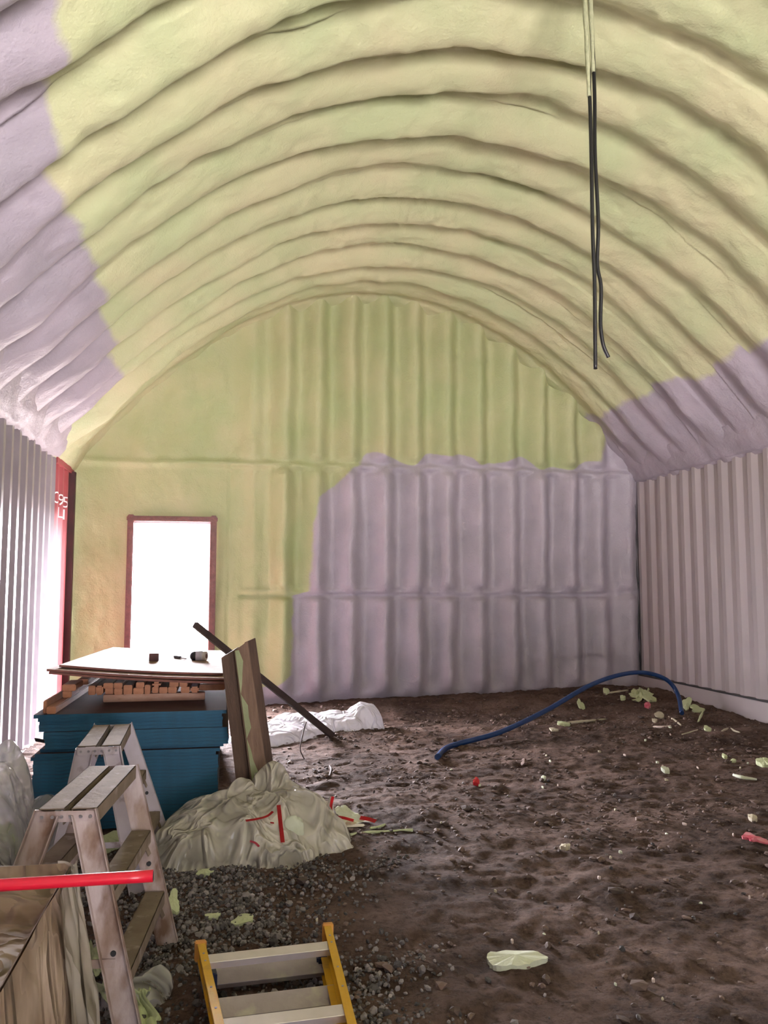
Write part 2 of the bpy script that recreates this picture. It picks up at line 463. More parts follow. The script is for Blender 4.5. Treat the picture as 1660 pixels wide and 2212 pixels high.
def add_tube(bm, pts, r, seg=10, mi=0, rj=0.0):
    pts = [V3(p) for p in pts]
    rings, a = [], None
    for i, p in enumerate(pts):
        d = (pts[min(i+1, len(pts)-1)]-pts[max(i-1, 0)]).normalized()
        a = d.orthogonal().normalized() if a is None else (a-d*a.dot(d)).normalized()
        b = d.cross(a)
        rr = (r(i/(len(pts)-1)) if callable(r) else r)*(1+rj*random.uniform(-1, 1))
        rings.append([bm.verts.new(p+(a*math.cos(k*2*math.pi/seg)+b*math.sin(k*2*math.pi/seg))*rr) for k in range(seg)])
    for A, B in zip(rings, rings[1:]):
        for k in range(seg):
            f = bm.faces.new((A[k], A[(k+1) % seg], B[(k+1) % seg], B[k])); f.smooth = True; f.material_index = mi
    bm.faces.new(rings[0]).material_index = mi
    bm.faces.new(rings[-1]).material_index = mi

# ------------------------------------------------------------------ the shed: roof
def arch_z(x): return 5.30-0.166*(np.asarray(x, float)-1.845)**2
CREST = [10.50-0.567*k for k in range(26)]
def build_ceiling():
    nx, ny = 330, 640
    y = np.concatenate([np.linspace(YF, 3.9, 120, endpoint=False), np.linspace(3.9, YB+0.12, ny-120)])
    x = np.linspace(XL-0.06, XR+0.06, nx)
    X, Y = np.meshgrid(x, y, indexing='ij')
    ridx = (10.24-Y)/0.567
    k = np.round(ridx)
    # each rib wanders a little of its own
    wob = 0.060*vn(X*0.9, k*3.7, 0, 3)+0.030*vn(X*2.6, k*5.1, 0, 5)
    ph = (10.24-Y-wob)/0.567
    fr = ph-np.floor(ph)                       # 0 at a crest, growing towards the camera
    c = np.where(fr < 0.64, 0.5+0.5*np.cos(np.pi*fr/0.64), 0.5-0.5*np.cos(np.pi*(fr-0.64)/0.36))
    amp = 0.175*(1-0.55*sstep(9.6, 10.5, Y))*(0.86+0.22*vn(X*0.7, k*2.3, 0, 8))
    side = sstep(1.6, 3.2, np.abs(X-1.845))
    amp = amp*(1-0.32*sstep(2.4, 4.4, X))        # the foam lies thicker on the right
    p = amp*(c**(0.85))*(1-0.22*sstep(0.8, 2.2, X-1.8)*(1-sstep(2.6, 3.4, X-1.8)))
    p += 0.018*fbm(X*2.2, Y*3.0, 0, 3, 21)+0.006*fbm(X*11, Y*11, 0, 2, 31)
    # rough unscraped patches of foam
    rough = sstep(0.15, 0.6, vn(X*0.55, Y*0.75, 0, 77))*sstep(6.5, 7.5, Y)
    p += rough*0.011*np.abs(vn(X*26, Y*16, 0, 55))
    end = sstep(0.0, 0.45, X-XL)*sstep(0.0, 0.45, XR-X)     # ribs fade into the foam skirt
    p = p*(0.25+0.75*end)+0.03*(1-end)
    dz = -0.332*(X-1.845)
    nl = np.sqrt(1+dz*dz)
    Nx, Nz = dz/nl, -1/nl
    Z = arch_z(X)
    Vx = X+Nx*p; Vz = Z+Nz*p
    V = np.stack([Vx, Y, Vz], -1).reshape(-1, 3)
    # unseen shell added over the foam to stop light leaking through the roof
    xo = np.linspace(XL-0.30, XR+0.30, 60); yo = np.array([YF-0.2, YB+0.30])
    XO, YO = np.meshgrid(xo, yo, indexing='ij')
    VO = np.stack([XO, YO, arch_z(XO)+0.14], -1).reshape(-1, 3)
    FO = grid_faces(60, 2)+len(V)
    o = from_np('ceiling', np.concatenate([V, VO]), np.concatenate([grid_faces(nx, len(y)), FO]), 'foam_roof')
    # grey primer low down on both sides, its upper edge stepping from rib to rib
    stp = 0.10*vn(k*7.3, 1.5, 0, 91)
    Lb = np.interp(Y, [3.5, 4.3, 4.9, 6.0, 7.4, 8.3, 9.2, 9.5, 11], [-0.80, -0.94, -1.10, -1.12, -1.13, -1.18, -1.24, -2.4, -2.6])+0.6*stp
    Rb = np.interp(Y, [4.0, 6.8, 7.7, 8.6, 10.0, 10.6, 11], [4.80, 4.85, 4.95, 4.87, 4.84, 4.85, 4.85])+0.7*stp
    soft = 0.17
    paint = np.maximum(1-sstep(Lb-soft, Lb+soft, X), sstep(Rb-soft, Rb+soft, X))
    paint = np.clip(paint+0.30*np.clip(rough*(0.5+vn(X*0.8, Y*6, 0, 12)), 0, 1), 0, 1)
    point_attr(o, 'paint', np.concatenate([paint.ravel(), np.ones(len(VO))]))
    return tag(o, 'ribbed arched roof sprayed with pale green foam', 'ceiling', kind='structure')
build_ceiling()

# ------------------------------------------------------------------ far wall
WX0, WX1 = XL-0.16, XR+0.16
def build_back_wall():
    x = np.unique(np.concatenate([np.arange(WX0, WX1, 0.026), [DX0-0.06, DX1+0.06, WX1]]))
    z = np.unique(np.concatenate([np.arange(-0.25, 5.42, 0.03), [DZ1+0.06]]))
    X, Z = np.meshgrid(x, z, indexing='ij')
    per = 0.432
    # ridge right-hand edges seen in the photograph sit at this phase
    ux = (X-at_y(925, 1100, YB)[0])/per + 0.02*vn(X*1.3, Z*0.5, 0, 4)+0.035*vn(X*2, Z*1.7, 0, 14)
    fr = ux-np.floor(ux)
    ridge = np.where(fr < 0.58, 0.5-0.5*np.cos(np.pi*fr/0.58), 0.5+0.5*np.cos(np.pi*(fr-0.58)/0.42))      # soft rise, rounded ridge, sharper fall
    up = sstep(2.98, 3.10, Z)
    fade_up = 0.15+0.85*sstep(-0.2, 1.0, X)
    fade_lo = sstep(0.15, 0.75, X)*0.95+0.05
    amp = 0.175*(up*fade_up+(1-up)*fade_lo)
    amp = amp*(1-0.4*sstep(4.6, 5.4, X))
    ends = sstep(0.02, 0.28, Z)*(1-np.exp(-((Z-3.03)/0.07)**2)*0.85)*(1-np.exp(-((Z-1.37)/0.06)**2)*0.75)
    r = ridge*amp*ends
    lip = 0.07*np.exp(-((Z-3.015-0.012*vn(X*3, 0, 0, 2))/0.040)**2)*(0.6+0.4*sstep(-1.2, 0, X))
    lip += 0.05*np.exp(-((Z-1.385-0.02*vn(X*2.4, 0, 0, 6))/0.028)**2)*sstep(0.1, 0.3, X)*(1-sstep(5.0, 5.3, X))
    crack = -0.085*np.exp(-((Z-1.335-0.022*vn(X*2.4, 0, 0, 6))/0.014)**2)*sstep(0.1, 0.25, X)*(1-sstep(5.05, 5.15, X))*(0.35+0.65*sstep(-0.2, 0.3, vn(X*1.7, 0, 0, 9)))
    base = 0.05*np.exp(-((Z-0.10)/0.10)**2)
    fold = (1-up)*sstep(-0.1, 0.2, X)*(1-0.75*sstep(0.7, 1.6, X))*(0.022*np.abs(vn(X*7, Z*0.7, 0, 43))+0.010*vn(X*15, Z*0.9, 0, 44))
    drip = (1-up)*0.010*vn(X*11, Z*0.6, 0, 45)*sstep(0.6, 1.2, X)
    lump = fold+drip+0.020*fbm(X*1.6, Z*1.1, 0, 3, 41)+0.006*fbm(X*9, Z*6, 0, 2, 47)
    seam = -0.03*np.exp(-((X-0.02-0.01*vn(0, Z*2, 0, 8))/0.016)**2)*(1-up)*sstep(0.2, 0.5, Z)
    Y = YB-(0.02+r+lip+crack+base+lump+seam)
    # the foam thickens against the roof
    gap = arch_z(X)-Z
    Y -= 0.06*np.exp(-np.clip(gap, 0, 9)/0.10)
    nx, nz = len(x), len(z)
    F = grid_faces(nx, nz)
    cx = (X.ravel()[F[:, 0]]+X.ravel()[F[:, 2]])/2; cz = (Z.ravel()[F[:, 0]]+Z.ravel()[F[:, 2]])/2
    keep = ~((cx > DX0-0.06) & (cx < DX1+0.06) & (cz < DZ1+0.06) & (cz > DZ0)) & (cz < arch_z(cx)+0.10)
    V = np.stack([X, Y, Z], -1).reshape(-1, 3)
    # unseen backing added behind the foam against light leaks, open at the doorway
    zt = 5.6
    VO = np.array([(a, YB+0.07, b) for a, b in ((WX0-0.2, -0.4), (DX0-0.04, -0.4), (DX0-0.04, zt), (WX0-0.2, zt), (DX1+0.04, -0.4), (WX1+0.2, -0.4), (WX1+0.2, zt), (DX1+0.04, zt),
                                                (DX0-0.04, DZ1+0.03), (DX1+0.04, DZ1+0.03))])
    n0 = len(V)
    FO = np.array([(0, 1, 2, 3), (4, 5, 6, 7), (8, 9, 7, 2)])+n0
    o = from_np('wall_back', np.concatenate([V, VO]), np.concatenate([F[keep][:, ::-1], FO]), 'foam_wall')
    xm = np.interp(Z, [0.15, 0.35, 1.36, 1.38, 2.2, 2.6, 2.75, 2.95, 3.0], [0.55, 0.82, 0.83, 1.03, 1.08, 1.15, 1.35, 1.55, 1.6])
    paint = sstep(xm-0.16, xm+0.16, X)*(1-up)
    paint = np.where(Z < 0.2, np.maximum(paint, sstep(0.30, 0.12, Z)*sstep(0.2, 0.5, X)), paint)
    hz = 3.07+0.09*vn(X*2.6, 0, 0, 71)+0.06*(1-ridge)
    paint = np.maximum(paint, (1-sstep(hz-0.06, hz+0.10, Z))*sstep(1.5, 1.9, X)*sstep(2.9, 3.0, Z))
    paint = np.maximum(paint, sstep(4.85, 5.35, X+0.25*(3.4-Z)))
    point_attr(o, 'paint', np.concatenate([paint.ravel(), np.ones(len(VO))]))
    return tag(o, 'corrugated far wall sprayed half pale green and half grey', 'wall', kind='structure')
build_back_wall()

# ------------------------------------------------------------------ container walls
PITCH_C = 0.278
def prof(y, y0, d=0.038):
    """trapezoid corrugation, 0 at the crest (towards the room)"""
    f = ((y-y0)/PITCH_C) % 1.0
    a = (0.25, 0.49, 0.75, 0.99)
    if f < a[0]: return 0.0
    if f < a[1]: return -d*(f-a[0])/(a[1]-a[0])
    if f < a[2]: return -d
    return -d*(1-(f-a[2])/(1-a[2]))
def corr_y(y0, ya, yb):
    ys, k = [ya], math.floor((ya-y0)/PITCH_C)-1
    while True:
        for f in (0, 0.25, 0.49, 0.75):
            v = y0+(k+f)*PITCH_C
            if ya < v < yb: ys.append(v)
        k += 1
        if y0+k*PITCH_C > yb: break
    return ys+[yb]
def container_panel(name, face, sgn, ya, yb, z0, z1, y0, mats, parent=None, wav=0.0):
    """sgn=+1: room lies towards +X"""
    ys = corr_y(y0, ya, yb)
    bm = bmesh.new()
    A = []
    zz = [z0+(z1-z0)*k/8 for k in range(9)]
    for y in ys:
        A.append([bm.verts.new((face+sgn*(prof(y, y0)), y, z)) for z in zz])
    for a, b in zip(A, A[1:]):
        for k in range(8):
            bm.faces.new((a[k], b[k], b[k+1], a[k+1]))
    # unseen backing sheets added behind the corrugated steel to block stray light
    xb = face-sgn*0.10
    bm.faces.new([bm.verts.new(p) for p in ((xb, ya, z0-0.1), (xb, yb, z0-0.1), (xb, yb, z1), (xb, ya, z1))])
    bm.faces.new([bm.verts.new(p) for p in ((xb, ya, z1), (xb, yb, z1), (face-sgn*0.038, yb, z1), (face-sgn*0.038, ya, z1))])
    return from_bm(name, bm, mats, parent)
def rail_box(bm, x0, x1, y0, y1, z0, z1, bev=0.006, mi=0):
    c = ((x0+x1)/2, (y0+y1)/2, (z0+z1)/2)
    r = bmesh.ops.create_cube(bm, size=1, matrix=Matrix.Translation(c) @ Matrix.Diagonal((x1-x0, y1-y0, z1-z0, 1)))
    fs = list({f for v in r['verts'] for f in v.link_faces})
    for f in fs: f.material_index = mi
    if bev:
        bmesh.ops.bevel(bm, geom=list({e for f in fs for e in f.edges}), offset=bev, segments=2, affect='EDGES')
YSPLIT = float(at_x(113, 1250, XL)[1])
o = container_panel('wall_left', XL, 1, YF, YSPLIT, -0.2, ZC+0.02, 7.73, 'grey_paint')
tag(o, 'grey corrugated container side along the left of the shed', 'wall', kind='structure')
bm = bmesh.new()
rail_box(bm, XL-0.04, XL+0.035, YF, YSPLIT, -0.21, -0.085)
o = from_bm('baseboard_left', bm, 'grey_paint')
tag(o, 'grey steel bottom rail under the left corrugated side', 'rail', kind='structure')

RED0 = float(at_x(121, 1083, XL)[1])+0.265*PITCH_C      # corrugation phase of the red side
red = thing('shipping_container', 'red corrugated container end with white lettering, between grey side and far wall', 'container', (XL-0.05, 10.2, -0.1))
container_panel('side_panel', XL, 1, YSPLIT, 10.62, -0.1, ZC-0.06, RED0, 'red_paint', red)
bm = bmesh.new(); rail_box(bm, XL-0.09, XL+0.012, YSPLIT, 10.70, ZC-0.075, ZC+0.0); from_bm('top_rail', bm, 'red_paint', red)
bm = bmesh.new(); rail_box(bm, XL-0.09, XL+0.012, YSPLIT, 10.70, -0.21, -0.10); from_bm('bottom_rail', bm, 'red_paint', red)
bm = bmesh.new(); rail_box(bm, XL-0.09, XL+0.050, 10.56, 10.64, -0.2, ZC-0.05); o = from_bm('corner_post', bm, 'dark_red', red)
o['label'] = 'dark red corner post'
def lettering(text, y0, zbase, size, parent):
    """one stencilled character on each corrugation, folded over its crest"""
    for k, ch in enumerate(text):
        cu = bpy.data.curves.new('t', 'FONT'); cu.body = ch; cu.size = size
        to = bpy.data.objects.new('t', cu); COL.objects.link(to)
        dg = bpy.context.evaluated_depsgraph_get()
        me = bpy.data.meshes.new_from_object(to.evaluated_get(dg))
        bpy.data.objects.remove(to)
        bm = bmesh.new(); bm.from_mesh(me)
        xs = [v.co.x for v in bm.verts]; x0, x1 = min(xs), max(xs)
        ya = y0+(k+0.735)*PITCH_C
        wid = 0.100 if ch not in 'I1' else 0.04
        for v in bm.verts:
            v.co = Vector((0, ya+(v.co.x-x0)/(x1-x0)*wid, zbase+v.co.y))
        for yy in corr_y(RED0, YSPLIT, 10.9)[1:-1]:
            bmesh.ops.bisect_plane(bm, geom=list(bm.verts)+list(bm.edges)+list(bm.faces), plane_co=(0, yy, 0), plane_no=(0, 1, 0), dist=1e-5)
        for v in bm.verts: v.co.x = XL+prof(v.co.y, RED0)+0.006; v.co.y -= 0.004
        from_bm('lettering', bm, 'letter', parent)
la, lb = at_x(122, 1083, XL), at_x(131, 1115, XL)
lettering('C953', RED0-PITCH_C, la[2]-0.015, 0.185, red)
lettering('LI', RED0, lb[2]-0.015, 0.175, red)

o = container_panel('wall_right', XR, -1, YF, YB+0.3, 0.16, ZC+0.02, 7.8, 'offwhite')
tag(o, 'off white corrugated container side along the right of the shed', 'wall', kind='structure')
bm = bmesh.new(); rail_box(bm, XR-0.055, XR+0.05, YF, YB-0.05, 0.0, 0.255)
o = from_bm('baseboard_right', bm, 'offwhite')
tag(o, 'off white steel bottom rail under the right corrugated side', 'rail', kind='structure')

bm = bmesh.new(); rail_box(bm, XR-0.052, XR+0.03, YF, YB-0.1, 0.2555, 0.268, 0.002)
o = from_bm('trim_4', bm, 'hole'); tag(o, 'dark gap along the top of the right bottom rail', 'gap', kind='structure')

# foam skirts where the roof meets the containers
def skirt(name, side, label):
    n = 360
    y = np.linspace(YF, YB, n)
    s = np.linspace(0, 1, 12)
    S, Y = np.meshgrid(s, y, indexing='ij')
    face = XL if side < 0 else XR
    d = -side                                   # towards the room
    lo = (2.86 if side < 0 else 2.89)+0.015*vn(Y*3, 0, 0, 5+side)+0.008*vn(Y*11, 0, 0, 6)
    xt = face+d*0.22; zt = arch_z(xt)-0.03
    X = face+d*(0.015+0.205*S**1.6)+d*(0.035*np.sin(np.pi*S))+d*0.016*fbm(Y*5, S*2, 0, 3, 15)*np.sin(np.pi*np.clip(S, 0, 1))
    Z = lo+(zt-lo)*S-0.02*np.sin(np.pi*S)+0.012*fbm(Y*4, S*3, 0, 3, 19)*np.sin(np.pi*S)
    X[0] = face-d*0.12
    V = np.stack([X, Y, Z], -1).reshape(-1, 3)
    F = grid_faces(12, n)
    o = from_np(name, V, F if side > 0 else F[:, ::-1], 'foam_roof')
    paint = np.ones_like(S) if side > 0 else 1-sstep(9.5, 9.9, Y)
    point_attr(o, 'paint', paint.ravel())
    tag(o, label, 'trim', kind='structure')
skirt('trim_1', -1, 'lumpy grey foam skirt along the top of the left containers')
skirt('trim_2', 1, 'lumpy grey foam skirt along the top of the right container')
# dark gap down the right corner
bm = bmesh.new()
yy = YB-0.075
pts = [(XR-0.012+0.010*float(vn(k*0.6, 0, 0, 5)), yy+0.006*float(vn(k*0.9, 3, 0, 5)), 0.3+k*0.1) for k in range(26)]
add_tube(bm, pts, lambda t: 0.0015+0.008*abs(float(vn(t*14, 2, 0, 3))), 6)
o = from_bm('trim_3', bm, 'hole'); tag(o, 'dark gap line down the corner of the right container', 'gap', kind='structure')

# unseen front wall behind the camera, its opening shaped to steer the light
bm = bmesh.new()
rail_box(bm, OPEN_X1, XR, YF-0.15, YF-0.05, -0.2, 5.4, 0)
rail_box(bm, OPEN_X0, OPEN_X1, YF-0.15, YF-0.05, OPEN_Z, 5.4, 0)
rail_box(bm, XL-0.1, OPEN_X0, YF-0.15, YF-0.05, -0.2, 5.4, 0)
o = from_bm('wall_front', bm, 'front'); tag(o, 'unseen front wall of the shed, opening shaped for its light', 'wall', kind='structure')

# ------------------------------------------------------------------ doorway
door = bpy.data.objects.new('door_1', None); COL.objects.link(door); door.location = ((DX0+DX1)/2, YB, DZ0)
tag(door, 'open doorway in the far wall full of white daylight, brown frame', 'door', kind='structure')
bm = bmesh.new()
fw = 0.075
def rough_bar(bm, p0, p1, w, t, wdir):
    add_beam(bm, p0, p1, w, t, wdir, 0.010)
rough_bar(bm, (DX0-fw/2+0.01, YB-0.07, DZ0), (DX0-fw/2+0.01, YB-0.07, DZ1+fw), fw, 0.09, (1, 0, 0))
rough_bar(bm, (DX1+fw/2-0.01, YB-0.07, DZ0), (DX1+fw/2-0.01, YB-0.07, DZ1+fw), fw, 0.09, (1, 0, 0))
rough_bar(bm, (DX0-fw, YB-0.075, DZ1+fw/2-0.01), (DX1+fw, YB-0.075, DZ1+fw/2-0.01), fw*0.85, 0.09, (0, 0, 1))
from_bm('door_frame', bm, 'door_wood', door)
bm = bmesh.new()
rail_box(bm, DX0-0.005, DX0+0.022, YB-0.03, YB+0.12, DZ0, DZ1, 0.003)
rail_box(bm, DX1-0.022, DX1+0.005, YB-0.03, YB+0.12, DZ0, DZ1, 0.003)
rail_box(bm, DX0+0.02, DX1-0.02, YB-0.03, YB+0.12, DZ1-0.025, DZ1+0.005, 0.003)
o = from_bm('door_jamb', bm, 'white_trim', door); o['label'] = 'white inner jamb'
# ground outside: dark and pale tones chosen for the light they bounce
bm = bmesh.new()
for mi, (x0, x1, y0, y1) in enumerate(((-30, 30, YB+0.13, 45), (-30, 30, -40, YF-0.15))):
    bm.faces.new([bm.verts.new(p) for p in ((x0, y0, -0.06), (x1, y0, -0.06), (x1, y1, -0.06), (x0, y1, -0.06))]).material_index = mi
o = from_bm('ground', bm, ['outside_dark', 'outside']); tag(o, 'bare ground outside the doorway', 'ground', kind='structure')

# ------------------------------------------------------------------ floor
def ground_base(X, Y):
    X = np.asarray(X, float); Y = np.asarray(Y, float)
    z = 0.13*sstep(2.0, 5.4, X)*sstep(6.0, 10.5, Y)
    z = z-0.10*sstep(-0.7, -1.7, X)*sstep(4.5, 7.0, Y)
    z = z+0.045*np.exp(-((X-2.6)/1.8)**2)*sstep(9.2, 10.4, Y)-0.03*np.exp(-((X-0.4)/0.6)**2)*sstep(9.8, 10.6, Y)
    z = z+0.05*np.exp(-((X-1.15)/0.30)**2-((Y-8.15)/0.22)**2)
    z = z-0.07*np.exp(-((X-2.2)/1.6)**2-((Y-9.2)/0.5)**2)
    z = z+0.07*np.exp(-((X-5.0)/0.55)**2-((Y-7.4)/0.5)**2)
    return z
def ground_z(X, Y):
    z = ground_base(X, Y)
    far = sstep(2.0, 4.0, Y)
    z = z+0.018*fbm(np.asarray(X)*1.3, np.asarray(Y)*1.3, 0, 2, 61)*far+0.012*fbm(np.asarray(X)*5, np.asarray(Y)*5, 0, 3, 63)
    return z
def ghit(px, py, dz=0.0):
    """where the view ray through a pixel meets the dirt"""
    r = ray(px, py); t = 1.5
    for _ in range(2000):
        q = CAM+r*t
        if q[2] <= float(ground_z(q[0], q[1]))+dz: break
        t += 0.006
    return q
def build_floor():
    x = np.arange(XL-0.05, XR+0.08, 0.026); y = np.concatenate([np.arange(YF, 2.2, 0.12), np.arange(2.2, YB+0.15, 0.026)])
    X, Y = np.meshgrid(x, y, indexing='ij')
    Z = ground_z(X, Y)
    fine = sstep(1.9, 2.4, Y)
    Z = Z+fine*(0.012*np.abs(vn(X*9, Y*9, 0, 65))+0.012*np.abs(vn(X*19, Y*19, 0, 66))-0.010)
    trk = np.abs(vn(X*3.2, Y*6.5, 0, 68))
    Z = Z-fine*0.012*sstep(0.25, 0.0, trk)*sstep(5, 6, Y)
    V = np.stack([X, Y, Z], -1).reshape(-1, 3)
    o = from_np('floor', V, grid_faces(len(x), len(y)), 'dirt')
    return tag(o, 'bare brown dirt floor of the shed', 'floor', kind='structure')
build_floor()

# gravel: loose stones, too many to count
def ico():
    bm = bmesh.new(); bmesh.ops.create_icosphere(bm, subdivisions=1, radius=1)
    V = np.array([v.co for v in bm.verts]); F = np.array([[v.index for v in f.verts] for f in bm.faces]); bm.free()
    return V, F
def build_gravel():
    rng = np.random.default_rng(5)
    IV, IF = ico()
    P = []
    while len(P) < 15000:
        n = 6000
        X = rng.uniform(-1.2, 2.8, n); Y = rng.uniform(2.3, 6.2, n)
        edge = 0.62+0.30*vn(Y*1.1, 0, 0, 7)-0.10*(Y-3.2)+0.25*vn(X*3, Y*3, 0, 9)
        pr = 1-sstep(-0.15, 0.45, X-edge)
        pr = pr*(1-sstep(4.4, 5.2, Y+0.5*np.clip(X-0.3, 0, 1)))*(0.30+0.70*sstep(-0.35, 0.3, fbm(X*2.2, Y*2.2, 0, 2, 33)))
        pr = np.maximum(pr, 0.004)
        k = rng.uniform(0, 1, n) < pr
        P += list(zip(X[k], Y[k]))
    P = np.array(P[:15000])
    n = len(P)
    s = np.exp(rng.normal(math.log(0.0070), 0.36, n)).clip(0.0035, 0.018)
    q = rng.normal(size=(n, 4)); q /= np.linalg.norm(q, axis=1)[:, None]
    w, a, b, c = q.T
    Rm = np.stack([np.stack([1-2*(b*b+c*c), 2*(a*b-c*w), 2*(a*c+b*w)], -1), np.stack([2*(a*b+c*w), 1-2*(a*a+c*c), 2*(b*c-a*w)], -1),
                   np.stack([2*(a*c-b*w), 2*(b*c+a*w), 1-2*(a*a+b*b)], -1)], 1)
    sc = rng.uniform(0.65, 1.25, (n, 3))*s[:, None]
    jit = 1+rng.uniform(-0.22, 0.22, (n, len(IV), 1))
    L = IV[None]*sc[:, None]*jit
    Wd = np.einsum('nij,nkj->nki', Rm, L)
    Wd[:, :, 0] += P[:, 0, None]; Wd[:, :, 1] += P[:, 1, None]
    Wd[:, :, 2] += (ground_z(P[:, 0], P[:, 1])+s*0.35)[:, None]
    F = (IF[None]+(np.arange(n)*len(IV))[:, None, None]).reshape(-1, 3)
    tone = 0.045+0.20*rng.uniform(0, 1, n)**1.5
    t = np.stack([tone*1.02, tone*0.92, tone*0.90], 1)
    t[rng.uniform(size=n) < 0.03] *= 1.7
    o = from_np('gravel', Wd.reshape(-1, 3), F, 'stone', smooth=False)
    color_attr(o, 'tone', np.repeat(t, len(IV), 0))
    tag(o, 'patch of loose grey gravel on the dirt around the yellow ladder', 'gravel', kind='stuff')
build_gravel()

def build_clods():
    rng = np.random.default_rng(11)
    IV, IF = ico()
    n = 5200
    X = rng.uniform(0.2, 5.4, n*3); Y = rng.uniform(2.4, 10.3, n*3)
    k = rng.uniform(0, 1, n*3) < 0.25+0.75*sstep(-0.1, 0.5, fbm(X*1.2, Y*1.2, 0, 3, 35))
    X, Y = X[k][:n], Y[k][:n]; n = len(X)
    s = np.exp(rng.normal(math.log(0.009), 0.45, n)).clip(0.004, 0.035)
    a = rng.uniform(0, 6.28, n)
    sc = np.stack([rng.uniform(0.8, 1.6, n), rng.uniform(0.7, 1.1, n), rng.uniform(0.4, 0.7, n)], 1)*s[:, None]
    L = IV[None]*sc[:, None]*(1+rng.uniform(-0.25, 0.25, (n, len(IV), 1)))
    x = L[..., 0]*np.cos(a)[:, None]-L[..., 1]*np.sin(a)[:, None]; y = L[..., 0]*np.sin(a)[:, None]+L[..., 1]*np.cos(a)[:, None]
    V = np.stack([x+X[:, None], y+Y[:, None], L[..., 2]+(ground_z(X, Y)+s*0.2+0.004)[:, None]], -1)
    F = (IF[None]+(np.arange(n)*len(IV))[:, None, None]).reshape(-1, 3)
    t = rng.uniform(0.05, 0.16, n)[:, None]*np.array([[1.0, 0.66, 0.52]])
    o = from_np('dirt', V.reshape(-1, 3), F, 'stone', smooth=False)
    color_attr(o, 'tone', np.repeat(t, len(IV), 0))
    tag(o, 'loose clods of brown dirt scattered over the shed floor', 'dirt', kind='stuff')
build_clods()

# ------------------------------------------------------------------ stack of blue edged sheets
SX0, SX1 = at_z(103, 1532, 0.70)[0], at_z(484, 1535, 0.70)[0]
SY0 = 5.32
SLEN = 2.40
NS, TH = 33, 0.0205
def sheet_bm(w, l, t, bow=0.0):
    bm = bmesh.new()
    nx = 8
    rows = []
    for i in range(nx+1):
        u = i/nx
        dz = -bow*(1-(2*u-1)**2)
        rows.append([bm.verts.new((w*(u-0.5), yy, zz+dz)) for yy, zz in ((0, 0), (l, 0), (l, t), (0, t))])
    for A, B in zip(rows, rows[1:]):
        for k in range(4):
            f = bm.faces.new((A[k], B[k], B[(k+1) % 4], A[(k+1) % 4]))
            f.material_index = 1 if k in (0, 2) else 0
    bm.faces.new(rows[0]); bm.faces.new(rows[-1])
    return bm
zst = 0.02
W0 = SX1-SX0
first = None
for k in range(NS):
    top = NS-1-k
    if top == 0: continue
    ox = random.uniform(-0.006, 0.006); oy = random.uniform(-0.006, 0.006); ww = W0
    if top == 1: ox, oy = -0.012, -0.004
    elif top in (2, 3, 4): ox, oy = -0.005+random.uniform(-.004, .004), 0.012
    elif top in (5, 6): ox, oy = 0.022, -0.006
    elif top in (7, 8, 9): ox, oy = 0.028+random.uniform(-.004, .006), 0.004
    elif top == 10: ox, oy = 0.0, 0.03
    elif top == 11: ox, oy = -0.02, -0.012
    elif top == 12: ox, oy = -0.045, 0.0
    else: ox = -0.03+random.uniform(-0.003, 0.003); oy = random.uniform(-0.003, 0.003)
    if first is None:
        o = first = from_bm('plywood_sheet', sheet_bm(W0, SLEN, TH-0.0006, 0.0), ['blue_edge', 'brown_face'])
    else:
        o = first.copy(); COL.objects.link(o)
    o.location = ((SX0+SX1)/2+ox, SY0+oy, zst+k*TH)
    tag(o, 'blue-edged sheet lying in the tall stack under the topmost dark sheet', 'plywood sheet', 'blue-edged sheets in the stack')
ZS = zst+NS*TH
o = from_bm('plywood_sheet', sheet_bm(W0+0.05, SLEN, TH, 0.0), ['blue_edge', 'brown_face'])
o.location = ((SX0+SX1)/2-0.01, SY0-0.012, zst+(NS-1)*TH+0.0006)
tag(o, 'topmost blue-edged sheet with a dark brown face carrying the timbers', 'plywood sheet')
# bearers on the ground
for yy, l in ((SY0+0.25, 'front'), (SY0+1.2, 'middle'), (SY0+2.15, 'rear')):
    pass

# timbers on the stack: front ends as seen, lengths running back
def timber(x0, x1, y0, y1, Y, label, length=1.5, mats=('timber_end', 'timber'), zmin=None, dx=0.0):
    a, b = at_y(x0, y1, Y), at_y(x1, y0, Y)
    z0, z1 = a[2], b[2]
    if zmin is not None:
        z1 += zmin-z0; z0 = zmin
    bm = bmesh.new()
    w, h = b[0]-a[0], z1-z0
    cx, cz = (a[0]+b[0])/2, (z0+z1)/2
    add_beam(bm, (0, 0, 0), (dx, length, 0), w, h, (1, 0, 0), min(0.006, w*0.12))
    for f in bm.faces: f.material_index = 0 if abs(f.normal.y) > 0.8 else 1
    bm.normal_update()
    for f in bm.faces: f.material_index = 0 if abs(f.normal.y) > 0.8 else 1
    o = from_bm('timber', bm, list(mats))
    o.location = (cx, Y, cz)
    tag(o, label, 'timber')
    return z0, z1
zc0 = ZS+0.001
bm = bmesh.new()
ca, cb = at_y(223, 1502, 5.80), at_y(443, 1487, 5.80)
hh = 0.048
add_beam(bm, (ca[0], 0, 0), (cb[0], 0, 0), hh, 0.09, (0, 0, 1), 0.004)
o = from_bm('timber', bm, ['pale_timber']); o.location = (0, 5.845, zc0+hh/2)
tag(o, 'pale knotty timber lying crosswise under the timber ends', 'timber')
ZT = zc0+hh
YE = 5.80
